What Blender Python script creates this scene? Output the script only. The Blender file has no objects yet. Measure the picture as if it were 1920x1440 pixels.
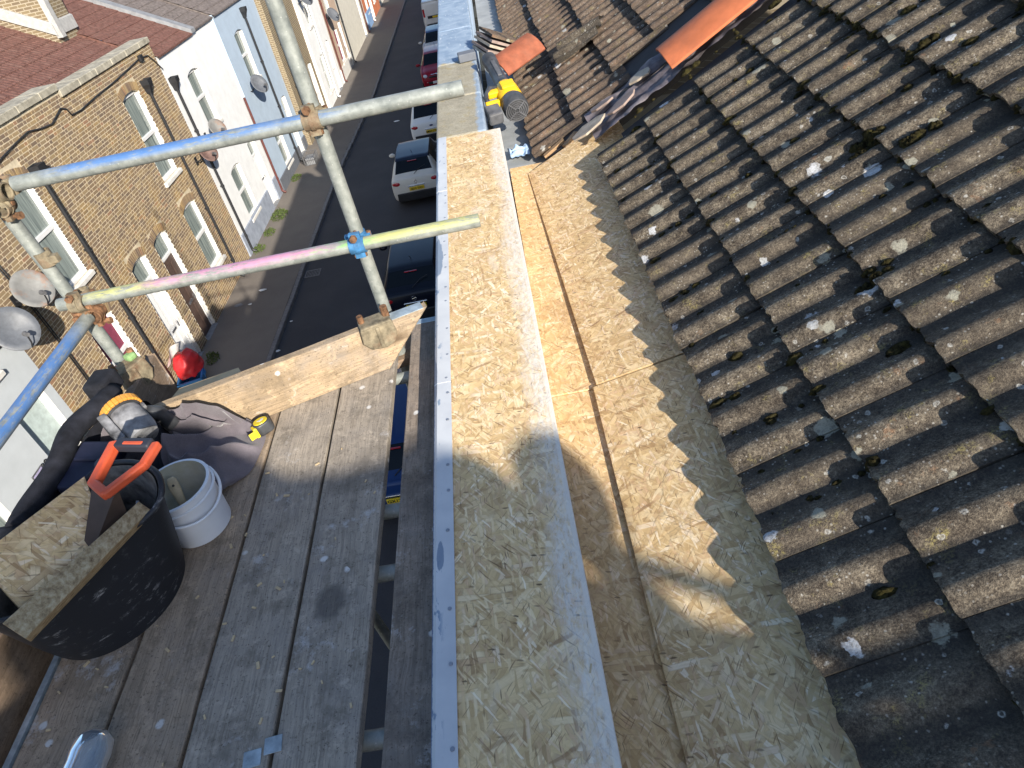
import bpy, bmesh, math, random
from math import radians, sin, cos, pi, sqrt
from mathutils import Vector, Matrix, Euler
random.seed(7)
SC = bpy.context.scene
COL = SC.collection
HZ = 9.2                                   # camera height above the street
NEAR = Matrix.Translation((0, 0, HZ)) @ Matrix.Rotation(radians(1.978), 4, 'X')   # the scaffold / parapet / roof frame
# ---------------------------------------------------------------- camera
cd = bpy.data.cameras.new('camera'); cam = bpy.data.objects.new('camera', cd); COL.objects.link(cam)
cx = Vector((0.982063, -0.066306, -0.176507)); cy = Vector((0.179176, 0.619686, 0.764124)); cz = Vector((0.058713, -0.782044, 0.620452))
cam.matrix_world = Matrix(((cx[0], cy[0], cz[0], 0), (cx[1], cy[1], cz[1], 0), (cx[2], cy[2], cz[2], HZ), (0, 0, 0, 1)))
cd.sensor_width = 36.0; cd.lens = 36.0 * 1262 / 1920; cd.clip_start = 0.05; cd.clip_end = 1500
SC.camera = cam
# ---------------------------------------------------------------- light
LD = Vector((-0.413, 0.815, -0.407)).normalized()
W = bpy.data.worlds.new('World'); SC.world = W; W.use_nodes = True
wt = W.node_tree; sk = wt.nodes.new('ShaderNodeTexSky'); sk.sky_type = 'NISHITA'; sk.sun_disc = False
sk.sun_elevation = math.asin(-LD.z); sk.sun_rotation = math.atan2(-LD.x, -LD.y)
sk.altitude = 0; sk.air_density = 1.0; sk.dust_density = 1.0; sk.ozone_density = 3.0
wt.links.new(sk.outputs[0], wt.nodes['Background'].inputs[0]); wt.nodes['Background'].inputs[1].default_value = 0.125
sd = bpy.data.lights.new('sun', 'SUN'); sd.energy = 5.0; sd.angle = radians(0.53); sd.color = (1.0, 0.93, 0.82)
so = bpy.data.objects.new('sun', sd); COL.objects.link(so); so.rotation_euler = LD.to_track_quat('-Z', 'Y').to_euler()
so.location = (30, -60, 50)
vs = SC.view_settings; vs.view_transform = 'Standard'; vs.look = 'None'; vs.gamma = 1; vs.use_curve_mapping = False
vs.exposure = 0.96
# ---------------------------------------------------------------- node helper
class NT:
    def __init__(s, name):
        s.m = bpy.data.materials.new(name); s.m.use_nodes = True; s.t = s.m.node_tree
        s.b = s.t.nodes['Principled BSDF']
    def n(s, typ, **kw):
        o = s.t.nodes.new(typ)
        for k, v in kw.items(): setattr(o, k, v)
        return o
    def put(s, sock, v):
        if v is None: return
        if hasattr(v, 'is_output'): s.t.links.new(v, sock)
        else:
            try: sock.default_value = v
            except Exception:
                if isinstance(v, (int, float)): sock.default_value = (v, v, v, 1) if len(sock.default_value) == 4 else (v,) * len(sock.default_value)
                else: sock.default_value = tuple(v) + (1,)
    def pos(s): return s.n('ShaderNodeNewGeometry').outputs['Position']
    def obj(s): return s.n('ShaderNodeTexCoord').outputs['Object']
    def rnd(s): return s.n('ShaderNodeObjectInfo').outputs['Random']
    def isl(s): return s.n('ShaderNodeNewGeometry').outputs['Random Per Island']
    def map(s, v, sc=(1, 1, 1), rot=(0, 0, 0), loc=(0, 0, 0), typ='POINT'):
        o = s.n('ShaderNodeMapping'); s.put(o.inputs[0], v); o.inputs['Location'].default_value = loc
        o.inputs['Rotation'].default_value = rot; o.inputs['Scale'].default_value = sc; return o.outputs[0]
    def noise(s, v, sc=5, det=4, ro=0.55, dist=0.0):
        o = s.n('ShaderNodeTexNoise'); s.put(o.inputs['Vector'], v); s.put(o.inputs['Scale'], sc)
        o.inputs['Detail'].default_value = det; o.inputs['Roughness'].default_value = ro; o.inputs['Distortion'].default_value = dist
        return o.outputs['Fac']
    def noisec(s, v, sc=5, det=2):
        o = s.n('ShaderNodeTexNoise'); s.put(o.inputs['Vector'], v); o.inputs['Scale'].default_value = sc; o.inputs['Detail'].default_value = det
        return o.outputs['Color']
    def vor(s, v, sc=5, feat='F1', met='EUCLIDEAN', rand=1.0, dim='3D'):
        o = s.n('ShaderNodeTexVoronoi', feature=feat, voronoi_dimensions=dim)
        if feat != 'DISTANCE_TO_EDGE': o.distance = met
        s.put(o.inputs['Vector'], v); o.inputs['Scale'].default_value = sc; o.inputs['Randomness'].default_value = rand
        return o.outputs
    def ramp(s, f, st, mode='LINEAR'):
        o = s.n('ShaderNodeValToRGB'); s.put(o.inputs[0], f); cr = o.color_ramp; cr.interpolation = mode
        while len(cr.elements) < len(st): cr.elements.new(0.5)
        for e, (p, c) in zip(cr.elements, st):
            e.position = p; e.color = tuple(c) + (1,) if not isinstance(c, (int, float)) else (c, c, c, 1)
        return o.outputs[0]
    def rng(s, f, a, b, c=0.0, d=1.0):
        o = s.n('ShaderNodeMapRange'); s.put(o.inputs[0], f)
        for i, v in zip((1, 2, 3, 4), (a, b, c, d)): s.put(o.inputs[i], v)
        return o.outputs[0]
    def mix(s, f, a, b, bl='MIX'):
        o = s.n('ShaderNodeMix', data_type='RGBA', blend_type=bl); s.put(o.inputs[0], f)
        for k, v in ((6, a), (7, b)):
            if hasattr(v, 'is_output'): s.t.links.new(v, o.inputs[k])
            else: o.inputs[k].default_value = tuple(v) + (1,) if not isinstance(v, (int, float)) else (v, v, v, 1)
        return o.outputs[2]
    def ma(s, op, a, b=None, c=None):
        o = s.n('ShaderNodeMath', operation=op); s.put(o.inputs[0], a)
        if b is not None: s.put(o.inputs[1], b)
        if c is not None: s.put(o.inputs[2], c)
        return o.outputs[0]
    def vadd(s, a, b, k=1.0):
        o = s.n('ShaderNodeVectorMath', operation='MULTIPLY_ADD'); s.put(o.inputs[0], b); o.inputs[1].default_value = (k, k, k); s.put(o.inputs[2], a)
        return o.outputs[0]
    def xyz(s, v):
        o = s.n('ShaderNodeSeparateXYZ'); s.put(o.inputs[0], v); return o.outputs
    def bump(s, h, st=0.3, d=0.01, nrm=None):
        o = s.n('ShaderNodeBump'); s.put(o.inputs['Height'], h); o.inputs['Strength'].default_value = st; o.inputs['Distance'].default_value = d
        if nrm is not None: s.put(o.inputs['Normal'], nrm)
        return o.outputs[0]
    def out(s, col, rough=0.7, spec=0.4, metal=0.0, nrm=None, **kw):
        s.put(s.b.inputs['Base Color'], col); s.put(s.b.inputs['Roughness'], rough); s.put(s.b.inputs['Specular IOR Level'], spec); s.put(s.b.inputs['Metallic'], metal)
        if nrm is not None: s.put(s.b.inputs['Normal'], nrm)
        for k, v in kw.items(): s.put(s.b.inputs[k.replace('_', ' ')], v)
        return s.m
def plain(name, c, rough=0.6, spec=0.4, metal=0.0, var=0.12, sc=9, bump=0.0, dirt=None, **kw):
    t = NT(name); p = t.pos(); f = t.noise(p, sc, 5, 0.6); d = tuple(x * (1 - var * 1.6) for x in c); l = tuple(min(1, x * (1 + var)) for x in c)
    col = t.ramp(f, [(0.3, d), (0.7, l)])
    if dirt:
        g = t.noise(p, sc * 0.35, 6, 0.7); col = t.mix(t.rng(g, 0.5, 0.72, 0, dirt[1]), col, dirt[0])
    nr = t.bump(t.noise(p, sc * 12, 4, 0.7), bump, 0.004) if bump else None
    return t.out(col, rough, spec, metal, nr, **kw)
# ---------------------------------------------------------------- materials
def osb(name, mode):
    t = NT(name); o = t.obj(); o = t.vadd(o, t.rnd(), 13.7) if mode == 'loose' else o
    base = t.ramp(t.noise(o, 22, 5, 0.65), [(0.3, (0.506, 0.347, 0.161)), (0.55, (0.667, 0.482, 0.244)), (0.75, (0.759, 0.571, 0.312))])
    col = base; hgt = t.noise(o, 70, 3)
    ov = t.vadd(o, t.noisec(o, 11, 2), 0.018)
    pal = [(0.0, (0.33, 0.20, 0.095)), (0.08, (0.50, 0.335, 0.155)), (0.25, (0.60, 0.42, 0.205)), (0.45, (0.72, 0.53, 0.28)), (0.65, (0.84, 0.67, 0.41)), (0.78, (0.54, 0.37, 0.19)), (0.88, (0.64, 0.42, 0.24)), (1.0, (0.92, 0.80, 0.58))]
    def sep(cc):
        r_ = t.n('ShaderNodeSeparateColor'); t.put(r_.inputs[0], cc); return r_.outputs
    for k, (a, L, Wd, th, op) in enumerate(((0.5, 0.15, 0.026, 0.40, .85), (1.9, 0.13, 0.022, 0.45, .85), (2.75, 0.16, 0.028, 0.5, .85), (1.15, 0.09, 0.016, 0.5, .85), (2.3, 0.08, 0.013, 0.5, .8), (0.05, 0.12, 0.019, 0.58, .85), (1.5, 0.06, 0.009, 0.58, .8), (0.9, 0.05, 0.006, .66, .75))):
        rv = t.map(ov, (1, 1, 1), (0, 0, a)); v = t.map(rv, (1 / L, 1 / Wd, 0.0), (0, 0, 0), (k * 3.1, k * 1.7, 0))
        vo = t.vor(v, 1.0, 'F1', 'CHEBYCHEV', 1.0, '2D'); rgb = sep(vo['Color'])
        grain = t.noise(t.map(rv, (16, 520, 1)), 1.0, 3, .6)
        cc = t.ramp(rgb[0], pal); cc = t.mix(t.rng(grain, 0.38, 0.62, 0.22, 0.0), cc, (0.36, 0.23, 0.11))
        msk = t.ma('MULTIPLY', t.rng(rgb[1], th, th + 0.03), t.rng(vo['Distance'], 0.50, 0.42))
        edge = t.ma('MULTIPLY', t.rng(vo['Distance'], 0.30, 0.46), t.ma('MULTIPLY', rgb[2], 0.75)); cc = t.mix(edge, cc, (0.25, 0.15, 0.07))
        col = t.mix(t.ma('MULTIPLY', msk, op), col, cc)
        hgt = t.ma('ADD', hgt, t.ma('MULTIPLY', msk, rgb[2]))
    for (a, sx, sy, p, dk) in ((0.8, 14, 210, 0.955, (0.16, 0.09, 0.045)), (2.2, 22, 330, 0.92, (0.22, 0.13, 0.065)), (1.55, 30, 260, 0.95, (0.13, 0.075, 0.04)), (0.2, 40, 130, .965, (0.07, 0.04, 0.025)), (2.8, 9, 60, .955, (0.30, 0.18, 0.09))):
        v = t.map(t.map(ov, (1, 1, 1), (0, 0, a)), (sx, sy, 0), (0, 0, 0), (a, a, 0)); vo = t.vor(v, 1.0, 'F1', 'EUCLIDEAN', 1.0, '2D'); rgb = sep(vo['Color'])
        col = t.mix(t.ma('MULTIPLY', t.ma('MULTIPLY', t.rng(rgb[0], p, p + .02), t.rng(vo['Distance'], 0.44, 0.25)), t.ma('ADD', t.ma('MULTIPLY', rgb[1], .6), .3)), col, dk)
    bl = t.noise(o, 2.6, 5, .65); col = t.mix(t.rng(bl, .52, .72, 0, .28), col, (0.42, 0.27, 0.13))
    x = t.xyz(o)
    if mode == 'cap':                       # white primer brushed along the inner edge
        e = t.ma('ADD', t.ma('ADD', x[0], t.ma('MULTIPLY', x[1], 0.009)), t.ma('MULTIPLY', t.ma('SUBTRACT', t.noise(t.map(o, (1, 0.45, 1)), 6, 6, 0.72), 0.5), 0.20))
        m = t.ma('MULTIPLY', t.rng(e, -0.095, -0.040), t.rng(t.noise(t.map(ov, (3, 1, 1)), 34, 5, 0.75), 0.36, 0.60, 0.25, 0.95))
        m = t.ma('MAXIMUM', t.ma('MULTIPLY', m, .85), t.ma('MULTIPLY', t.rng(t.ma('ADD', x[0], t.ma('MULTIPLY', x[1], 0.009)), -.016, -.008), .8))
        col = t.mix(m, col, (0.66, 0.625, 0.565))
        s2 = t.ma('MULTIPLY', t.rng(t.noise(t.map(o, (2.4, 1, 1), (0, 0, 0), (4, 1, 0)), 3.0, 5, 0.6), 0.62, 0.70), 0.45)
        col = t.mix(s2, col, (0.62, 0.54, 0.44))
    if mode == 'sole':
        col = t.mix(0.15, col, (0.62, 0.40, 0.19), 'MIX')
        s2 = t.ma('MULTIPLY', t.rng(t.noise(o, 5, 5, 0.7), 0.54, 0.74), 0.5)
        col = t.mix(s2, col, (0.26, 0.155, 0.08))
    return t.out(col, 0.75, 0.25, 0, t.bump(hgt, 0.35, 0.0012))
M = {}
M['osb_cap'] = osb('osb_capping', 'cap'); M['osb'] = osb('osb_board', 'plain'); M['osb_sole'] = osb('osb_gutter', 'sole'); M['osb_loose'] = osb('osb_offcut', 'loose')
def osb_edge():
    t = NT('osb_edge'); o = t.obj(); f = t.noise(t.map(o, (1, 1, 9)), 40, 4, 0.7)
    return t.out(t.ramp(f, [(0.3, (0.15, 0.09, 0.045)), (0.5, (0.36, 0.25, 0.13)), (0.7, (0.52, 0.40, 0.24))]), 0.85, 0.2, 0, t.bump(f, 0.6, 0.004))
M['osb_edge'] = osb_edge()
def board(name, ax, tone, grey, stain=0.5, spot=None):
    """weathered scaffold board; ax = axis of the grain in object space"""
    t = NT(name); o0 = t.obj(); r = t.rnd(); o = t.vadd(o0, r, 23.0)
    sc = [60, 60, 60]; sc[ax] = 2.2; sc2 = [22, 22, 22]; sc2[ax] = 1.0
    warp = t.vadd(o, t.noisec(o, 5, 3), 0.030)
    g1 = t.noise(t.map(warp, tuple(sc)), 1.6, 5, 0.62, 0.3); g2 = t.noise(t.map(warp, tuple(sc2)), 1.0, 4, 0.6, 0.4)
    a = tuple(x * 0.52 for x in tone); b = tuple(min(1, x * 1.28) for x in tone)
    col = t.ramp(g1, [(0.25, a), (0.45, tone), (0.75, b)]); col = t.mix(.12, col, tone)
    sc3 = [260, 260, 260]; sc3[ax] = 5.0; g3 = t.noise(t.map(warp, tuple(sc3)), 1.0, 3, .6); col = t.mix(t.rng(g3, .50, .62, 0, .55), col, tuple(x * .42 for x in tone))
    col = t.mix(t.rng(g2, 0.35, 0.7, 0, 0.55), col, tuple(x * 0.62 for x in tone))
    bl = t.noise(o, 5.5, 6, 0.7, 0.4)
    col = t.mix(t.rng(bl, 0.45, 0.68, 0, grey), col, (0.20, 0.182, 0.168))
    st = t.noise(t.vadd(o, (7.7, 3.3, 1.1)), 3.1, 5, 0.65); col = t.mix(t.rng(st, 0.52, 0.66, 0, stain), col, tuple(x * 0.42 for x in tone))
    s3 = t.noise(t.vadd(o, (3.7, 1.3, 8.1)), 9, 6, 0.75); col = t.mix(t.rng(s3, 0.50, 0.64, 0, .62), col, tuple(x * 0.40 for x in tone))
    s4 = t.noise(t.vadd(o, (6.7, 2.3, 5.1)), 16, 5, 0.75); col = t.mix(t.rng(s4, 0.55, 0.68, 0, .45), col, tuple(min(1, x * 1.55) for x in tone))
    # knots
    kv = [7.5, 7.5, 7.5]; kv[ax] = 2.6; vo = t.vor(t.map(t.vadd(o, t.noisec(o, 14, 2), 0.02), tuple(kv)), 1.0)
    rgb = t.n('ShaderNodeSeparateColor'); t.put(rgb.inputs[0], vo['Color'])
    kn = t.ma('MULTIPLY', t.rng(rgb.outputs[0], 0.80, 0.82), t.rng(vo['Distance'], 0.20, 0.10)); col = t.mix(t.ma('MULTIPLY', kn, 0.7), col, (0.075, 0.048, 0.03))
    # pale spatters of plaster, dark pits
    sp = t.vor(t.vadd(o, t.noisec(o, 40, 2), 0.01), 26); rg = t.n('ShaderNodeSeparateColor'); t.put(rg.inputs[0], sp['Color'])
    col = t.mix(t.ma('MULTIPLY', t.rng(rg.outputs[0], 0.96, 0.965), t.rng(sp['Distance'], 0.34, 0.2)), col, (0.55, 0.53, 0.50))
    pl = t.noise(t.vadd(o, (1.7, 9.3, 4.1)), 6.5, 6, 0.75); col = t.mix(t.rng(pl, 0.60, 0.68, 0, 0.6), col, (0.47, 0.455, 0.44))
    pit = t.noise(o, 130, 3, 0.7); col = t.mix(t.rng(pit, 0.58, 0.70, 0, 0.75), col, (0.06, 0.045, 0.035))
    if spot:
        q = t.xyz(t.vadd(o0, t.noisec(o0, 22, 3), .018)); dx = t.ma('DIVIDE', t.ma('SUBTRACT', q[0], spot[0] + .009), .042); dy = t.ma('DIVIDE', t.ma('SUBTRACT', q[1], spot[1] + .009), .052)
        col = t.mix(t.rng(t.ma('ADD', t.ma('MULTIPLY', dx, dx), t.ma('MULTIPLY', dy, dy)), 1.5, .6, 0, .62), col, (.055, .05, .047))
    h = t.ma('ADD', t.ma('MULTIPLY', g1, 1.0), t.ma('MULTIPLY', pit, -0.5)); h = t.ma('SUBTRACT', h, t.ma('MULTIPLY', kn, 0.3))
    return t.out(col, 0.86, 0.2, 0, t.bump(h, 0.6, 0.003))
M['board_tan'] = board('board_tan', 1, (0.335, 0.255, 0.165), 0.35, 0.35)
M['board_grey'] = board('board_grey', 1, (0.345, 0.295, 0.235), 0.5, .55); M['board_spot'] = board('board_spot', 1, (0.345, 0.295, 0.235), 0.55, .55, (-.017, .515))
M['board_mid'] = board('board_mid', 1, (0.35, 0.265, 0.185), 0.35, .5)
M['board_toe'] = board('board_toe', 0, (0.37, 0.275, 0.175), 0.55, 0.5)
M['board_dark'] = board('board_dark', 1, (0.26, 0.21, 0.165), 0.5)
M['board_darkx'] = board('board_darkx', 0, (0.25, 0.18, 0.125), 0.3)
def galv(name, bands=None):
    t = NT(name); o = t.obj(); p = t.xyz(o)
    f = t.noise(o, 26, 6, 0.65); col = t.ramp(f, [(0.3, (0.15, 0.165, 0.155)), (0.5, (0.235, 0.25, 0.23)), (0.72, (0.32, 0.335, 0.31))])
    sp = t.vor(o, 55); col = t.mix(t.rng(sp['Distance'], 0.16, 0.1, 0, 0.35), col, (0.5, 0.5, 0.47))
    if bands:
        for (z0, z1, c, am, seed) in bands:
            n1 = t.ma('ADD', t.ma('MULTIPLY', t.noise(t.map(o, (5, 5, 1.0), (0, 0, 0), (seed, 0, 0)), 7, 6, 0.75), .6), t.ma('MULTIPLY', t.noise(t.map(o, (9, 9, 1.3), (0, 0, 0), (seed, 3, 0)), 22, 5, .7), .4))
            e = t.ma('MULTIPLY', t.rng(p[2], z0 - 0.07, z0 + 0.07), t.rng(p[2], z1 + 0.07, z1 - 0.07))
            side = t.rng(t.ma('ADD', p[1], t.ma('MULTIPLY', p[0], 0.4)), -0.010, 0.008)      # paint sits on the upper side
            m = t.ma('MULTIPLY', t.ma('MULTIPLY', e, side), t.rng(n1, 0.60 - am * 0.22, 0.66 - am * 0.18))
            col = t.mix(t.ma('MULTIPLY', m, 0.78), col, c)
    dk = t.noise(t.map(o, (9, 9, 2)), 12, 5, 0.7); col = t.mix(t.rng(dk, 0.60, 0.72, 0, 0.55), col, (0.13, 0.125, 0.11))
    return t.out(col, 0.5, 0.4, 0.25, t.bump(f, 0.12, 0.002))
M['galv'] = galv('galvanised')
M['rust'] = plain('rusty_steel', (0.20, 0.105, 0.055), 0.8, 0.3, 0.15, 0.5, 40, 0.4)
M['clamp'] = plain('dull_coupler', (0.215, 0.18, 0.12), 0.7, 0.35, 0.15, 0.4, 30, 0.35, dirt=((0.16, 0.08, 0.045), 0.8))
M['clamp_blue'] = plain('blue_coupler', (0.05, 0.17, 0.34), 0.5, 0.4, 0.1, 0.3, 30, 0.2)
def tile_mat(name, near):
    t = NT(name); p = t.pos(); r = t.rnd(); ob = t.xyz(t.obj())
    def sep(cc):
        r_ = t.n('ShaderNodeSeparateColor'); t.put(r_.inputs[0], cc); return r_.outputs
    a = t.noise(p, 7, 6, 0.7); b = t.noise(p, 150, 4, 0.8); c = t.noise(p, 34, 5, 0.75); g = t.noise(p, 330, 2, .8)
    f = t.ma('ADD', t.ma('ADD', t.ma('MULTIPLY', a, 0.20), t.ma('MULTIPLY', b, 0.38)), t.ma('ADD', t.ma('MULTIPLY', c, .27), t.ma('MULTIPLY', g, .15)))
    if near: st = [(0.41, (0.020, 0.016, 0.013)), (0.46, (0.055, 0.044, 0.034)), (0.50, (0.110, 0.090, 0.067)), (0.54, (0.18, 0.147, 0.107)), (0.60, (0.33, 0.28, 0.205))]
    else: st = [(0.41, (0.042, 0.030, 0.023)), (0.47, (0.105, 0.075, 0.055)), (0.53, (0.185, 0.135, 0.097)), (0.60, (0.33, 0.26, 0.19))]
    col = t.ramp(f, st)
    col = t.mix(t.rng(r, 0, 1, 0.0, 0.45), col, (0.10, 0.08, 0.06) if near else (0.15, 0.105, 0.075))
    o = t.noise(t.vadd(p, (3.1, 8.2, 0)), 9, 6, 0.75); col = t.mix(t.rng(o, 0.62 if near else 0.55, 0.72, 0, 0.6), col, (0.34, 0.18, 0.095))
    y = t.noise(t.vadd(p, (13.1, 2.2, 0)), 13, 6, 0.75); col = t.mix(t.ma('MULTIPLY', t.rng(y, 0.57, 0.68, 0, .85), t.rng(b, 0.46, 0.56)), col, (0.29, 0.24, 0.085))
    # dirt and painted shade in the pans between the rolls
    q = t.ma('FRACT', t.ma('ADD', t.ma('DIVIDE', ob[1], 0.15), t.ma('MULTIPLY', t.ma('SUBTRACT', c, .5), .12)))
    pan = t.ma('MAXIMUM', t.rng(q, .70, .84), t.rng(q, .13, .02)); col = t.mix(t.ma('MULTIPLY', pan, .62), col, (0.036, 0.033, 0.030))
    up = t.ma('ADD', ob[0], t.ma('MULTIPLY', t.ma('SUBTRACT', a, .5), .12)); col = t.mix(t.rng(up, .20, .30, 0, .5), col, (0.038, 0.034, 0.031))  # shade painted into the tile colour below the next butt
    s = t.vor(t.vadd(p, t.noisec(p, 90, 2), 0.006), 120); rg = sep(s['Color'])
    col = t.mix(t.ma('MULTIPLY', t.ma('MULTIPLY', t.rng(rg[0], 0.86, 0.90), t.rng(a, .42, .58)), t.rng(s['Distance'], 0.42, 0.22, 0, 0.6)), col, (0.50, 0.47, 0.41))
    s = t.vor(t.vadd(p, t.noisec(p, 60, 3), 0.016), 34); rg = sep(s['Color'])
    ring = t.ma('SUBTRACT', t.rng(s['Distance'], 0.30, 0.22), t.ma('MULTIPLY', t.rng(s['Distance'], 0.19, 0.13), t.ma('MULTIPLY', rg[1], .9)))
    col = t.mix(t.ma('MULTIPLY', t.rng(rg[0], 0.90, 0.92), t.ma('MULTIPLY', t.ma('MULTIPLY', ring, 0.8), t.rng(b, .38, .56, .3, 1))), col, (0.47, 0.45, 0.40))
    for sc_, th, sd in ((8.0, .78, 0.0), (15.0, .84, 5.3)):
        pv = t.vadd(t.vadd(p, (sd, sd, 0)), t.noisec(p, 46, 4), 0.030); s = t.vor(pv, sc_); rg = sep(s['Color'])
        w = t.rng(rg[1], 0, 1, 0.13, 0.30); dd_ = t.ma('SUBTRACT', s['Distance'], t.ma('MULTIPLY', w, t.rng(c, .3, .7, .75, 1.25))); m = t.ma('MULTIPLY', t.rng(rg[0], th, th + .01), t.rng(dd_, 0.02, -0.02))
        lc = t.mix(t.rng(rg[2], 0.6, 0.7), (0.34, 0.325, 0.255), (0.56, 0.565, 0.57)); lc = t.mix(t.rng(t.ma('ADD', t.ma('MULTIPLY', b, .5), t.ma('MULTIPLY', c, .5)), 0.46, 0.58, 0, 0.7), lc, (0.15, 0.135, 0.11))
        col = t.mix(t.ma('MULTIPLY', m, 0.88), col, lc)
    h = t.ma('ADD', t.ma('MULTIPLY', b, 1.0), t.ma('ADD', t.ma('MULTIPLY', g, .8), t.ma('MULTIPLY', c, .4)))
    return t.out(col, 0.95, 0.12, 0, t.bump(h, 0.8, 0.004))
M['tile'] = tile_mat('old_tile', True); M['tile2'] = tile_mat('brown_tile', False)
M['terracotta'] = plain('terracotta', (0.46, 0.135, 0.055), 0.75, 0.3, 0, 0.12, 10, 0.15, dirt=((0.26, 0.10, 0.06), 0.45))
M['terracotta_old'] = plain('old_terracotta', (0.27, 0.085, 0.045), 0.8, 0.25, 0, 0.2, 12, 0.2, dirt=((0.16, 0.075, 0.05), 0.7))
M['slab_a'] = plain('pinkish_slab', (0.27, 0.205, 0.175), 0.85, 0.2, 0, 0.2, 14, 0.3, dirt=((0.13, 0.11, 0.095), 0.6)); M['slab_b'] = plain('cream_slab', (0.38, 0.32, 0.25), 0.85, 0.2, 0, 0.2, 14, 0.3, dirt=((0.16, 0.13, 0.11), 0.6))
M['moss'] = plain('moss', (0.036, 0.030, 0.012), 0.97, 0.1, 0, 0.65, 90, 1.0, dirt=((0.085, 0.072, 0.018), 0.6))
def concrete():
    t = NT('lichen_coping'); p = t.pos(); a = t.noise(p, 10, 6, 0.7); b = t.noise(p, 85, 5, 0.75)
    col = t.ramp(t.ma('ADD', t.ma('MULTIPLY', a, .4), t.ma('MULTIPLY', b, .6)), [(0.3, (0.15, 0.135, 0.10)), (0.5, (0.31, 0.275, 0.20)), (0.7, (0.46, 0.42, 0.33))])
    y = t.noise(t.vadd(p, (4, 4, 4)), 12, 5, 0.7); col = t.mix(t.rng(y, 0.55, 0.7, 0, 0.6), col, (0.33, 0.25, 0.09))
    o = t.xyz(t.obj()); k = t.ma('ADD', o[1], t.ma('MULTIPLY', t.noise(p, 8, 4), 0.7)); blue = t.ramp(t.noise(p, 9, 5), [(0.3, (0.17, 0.24, 0.33)), (0.7, (0.31, 0.38, 0.46))])
    bs = t.noise(t.map(p, (2.5, .7, 1)), 20, 4, 0.7); blue = t.mix(t.rng(bs, 0.63, 0.68), blue, (0.6, 0.62, 0.62))
    e = t.ma('ADD', o[0], t.ma('MULTIPLY', t.noise(p, 9, 4), 0.10))
    col = t.mix(t.ma('MAXIMUM', t.rng(k, 6.15, 6.25), t.rng(e, -0.125, -0.105, 0, 0.9)), col, blue)
    return t.out(col, 0.85, 0.25, 0, t.bump(b, 0.7, 0.006))
M['coping_old'] = concrete()
def trimmat():
    t = NT('white_edge_trim'); o = t.obj(); x = t.xyz(o)
    col = t.ramp(t.noise(o, 8, 4), [(0.3, (0.43, 0.445, 0.465)), (0.7, (0.53, 0.54, 0.545))])
    f = t.noise(t.map(o, (5, 1.4, 1)), 6.0, 6, 0.65)
    e = t.ma('ADD', x[0], t.ma('MULTIPLY', x[1], 0.009))
    col = t.mix(t.ma('MULTIPLY', t.rng(f, 0.60, 0.612), t.rng(e, -0.362, -0.376)), col, (0.20, 0.255, 0.33))
    for (yc, ry, xc, rx) in ((2.72, .17, -.385, .026), (1.86, .13, -.394, .012), (1.10, .05, -.372, .010), (3.62, .10, -.392, .010)):
        ny = t.noise(t.map(o, (1, .25, 1)), 60, 5, .7); dy = t.ma('DIVIDE', t.ma('SUBTRACT', x[1], yc), ry); dx = t.ma('DIVIDE', t.ma('SUBTRACT', e, xc), rx)
        rr = t.ma('ADD', t.ma('ADD', t.ma('MULTIPLY', dy, dy), t.ma('MULTIPLY', dx, dx)), t.ma('MULTIPLY', t.ma('SUBTRACT', ny, .5), 1.6)); col = t.mix(t.rng(rr, 1.0, .85, 0, .92), col, (0.17, 0.215, 0.28))
    ed = t.ma('ADD', e, t.ma('MULTIPLY', t.noise(t.map(o, (1, 40, 1)), 3, 3), 0.006)); col = t.mix(t.rng(ed, -0.3885, -0.3905), col, (0.10, 0.14, 0.22))
    sc = t.noise(t.map(o, (30, 7, 1), (0, 0, 0.2)), 3, 5, 0.75); col = t.mix(t.rng(sc, 0.69, 0.70, 0, 0.75), col, (0.16, 0.20, 0.25))
    return t.out(col, 0.5, 0.4)
M['trim'] = trimmat()
M['nail'] = plain('nail_head', (0.27, 0.29, 0.33), 0.5, 0.5, 0.4)
M['lining'] = plain('grey_gutter_lining', (0.29, 0.30, 0.30), 0.6, 0.35, 0, 0.15, 6, 0.1, dirt=((0.42, 0.42, 0.40), 0.5))
M['felt'] = plain('old_lead', (0.135, 0.115, 0.125), 0.7, 0.35, 0, 0.35, 12, 0.4, dirt=((0.36, 0.31, 0.29), 0.7))
M['batten'] = plain('rough_batten', (0.34, 0.22, 0.12), 0.85, 0.2, 0, 0.3, 30, 0.3)
M['dark_void'] = plain('dark_sarking', (0.035, 0.032, 0.032), 0.9)
M['lead'] = M['felt']
# street
def brickmat(name, pal):
    t = NT(name); g = t.isl(); r = t.rnd(); p = t.pos()
    f = t.ma('FRACT', t.ma('ADD', g, t.ma('MULTIPLY', r, 7.31)))
    col = t.ramp(f, pal, 'CONSTANT'); col = t.mix(t.rng(t.noise(p, 45, 5, 0.7), 0.4, 0.7, 0, 0.4), col, (0.15, 0.10, 0.06))
    w = t.noise(p, 1.3, 5, 0.6); col = t.mix(t.rng(w, 0.5, 0.68, 0, 0.35), col, (0.45, 0.29, 0.09))
    return t.out(col, 0.9, 0.2, 0, t.bump(t.noise(p, 90, 4, 0.7), 0.5, 0.004))
M['brick'] = brickmat('stock_brick', [(0.0, (0.225, 0.16, 0.10)), (0.16, (0.27, 0.20, 0.12)), (0.32, (0.165, 0.12, 0.088)), (0.48, (0.30, 0.22, 0.125)), (0.62, (0.22, 0.155, 0.10)), (0.78, (0.19, 0.14, 0.10)), (0.95, (0.29, 0.17, 0.105))])
M['mortar'] = plain('mortar', (0.56, 0.475, 0.335), 0.95, 0.1, 0, 0.2, 5, 0.3)
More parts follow.
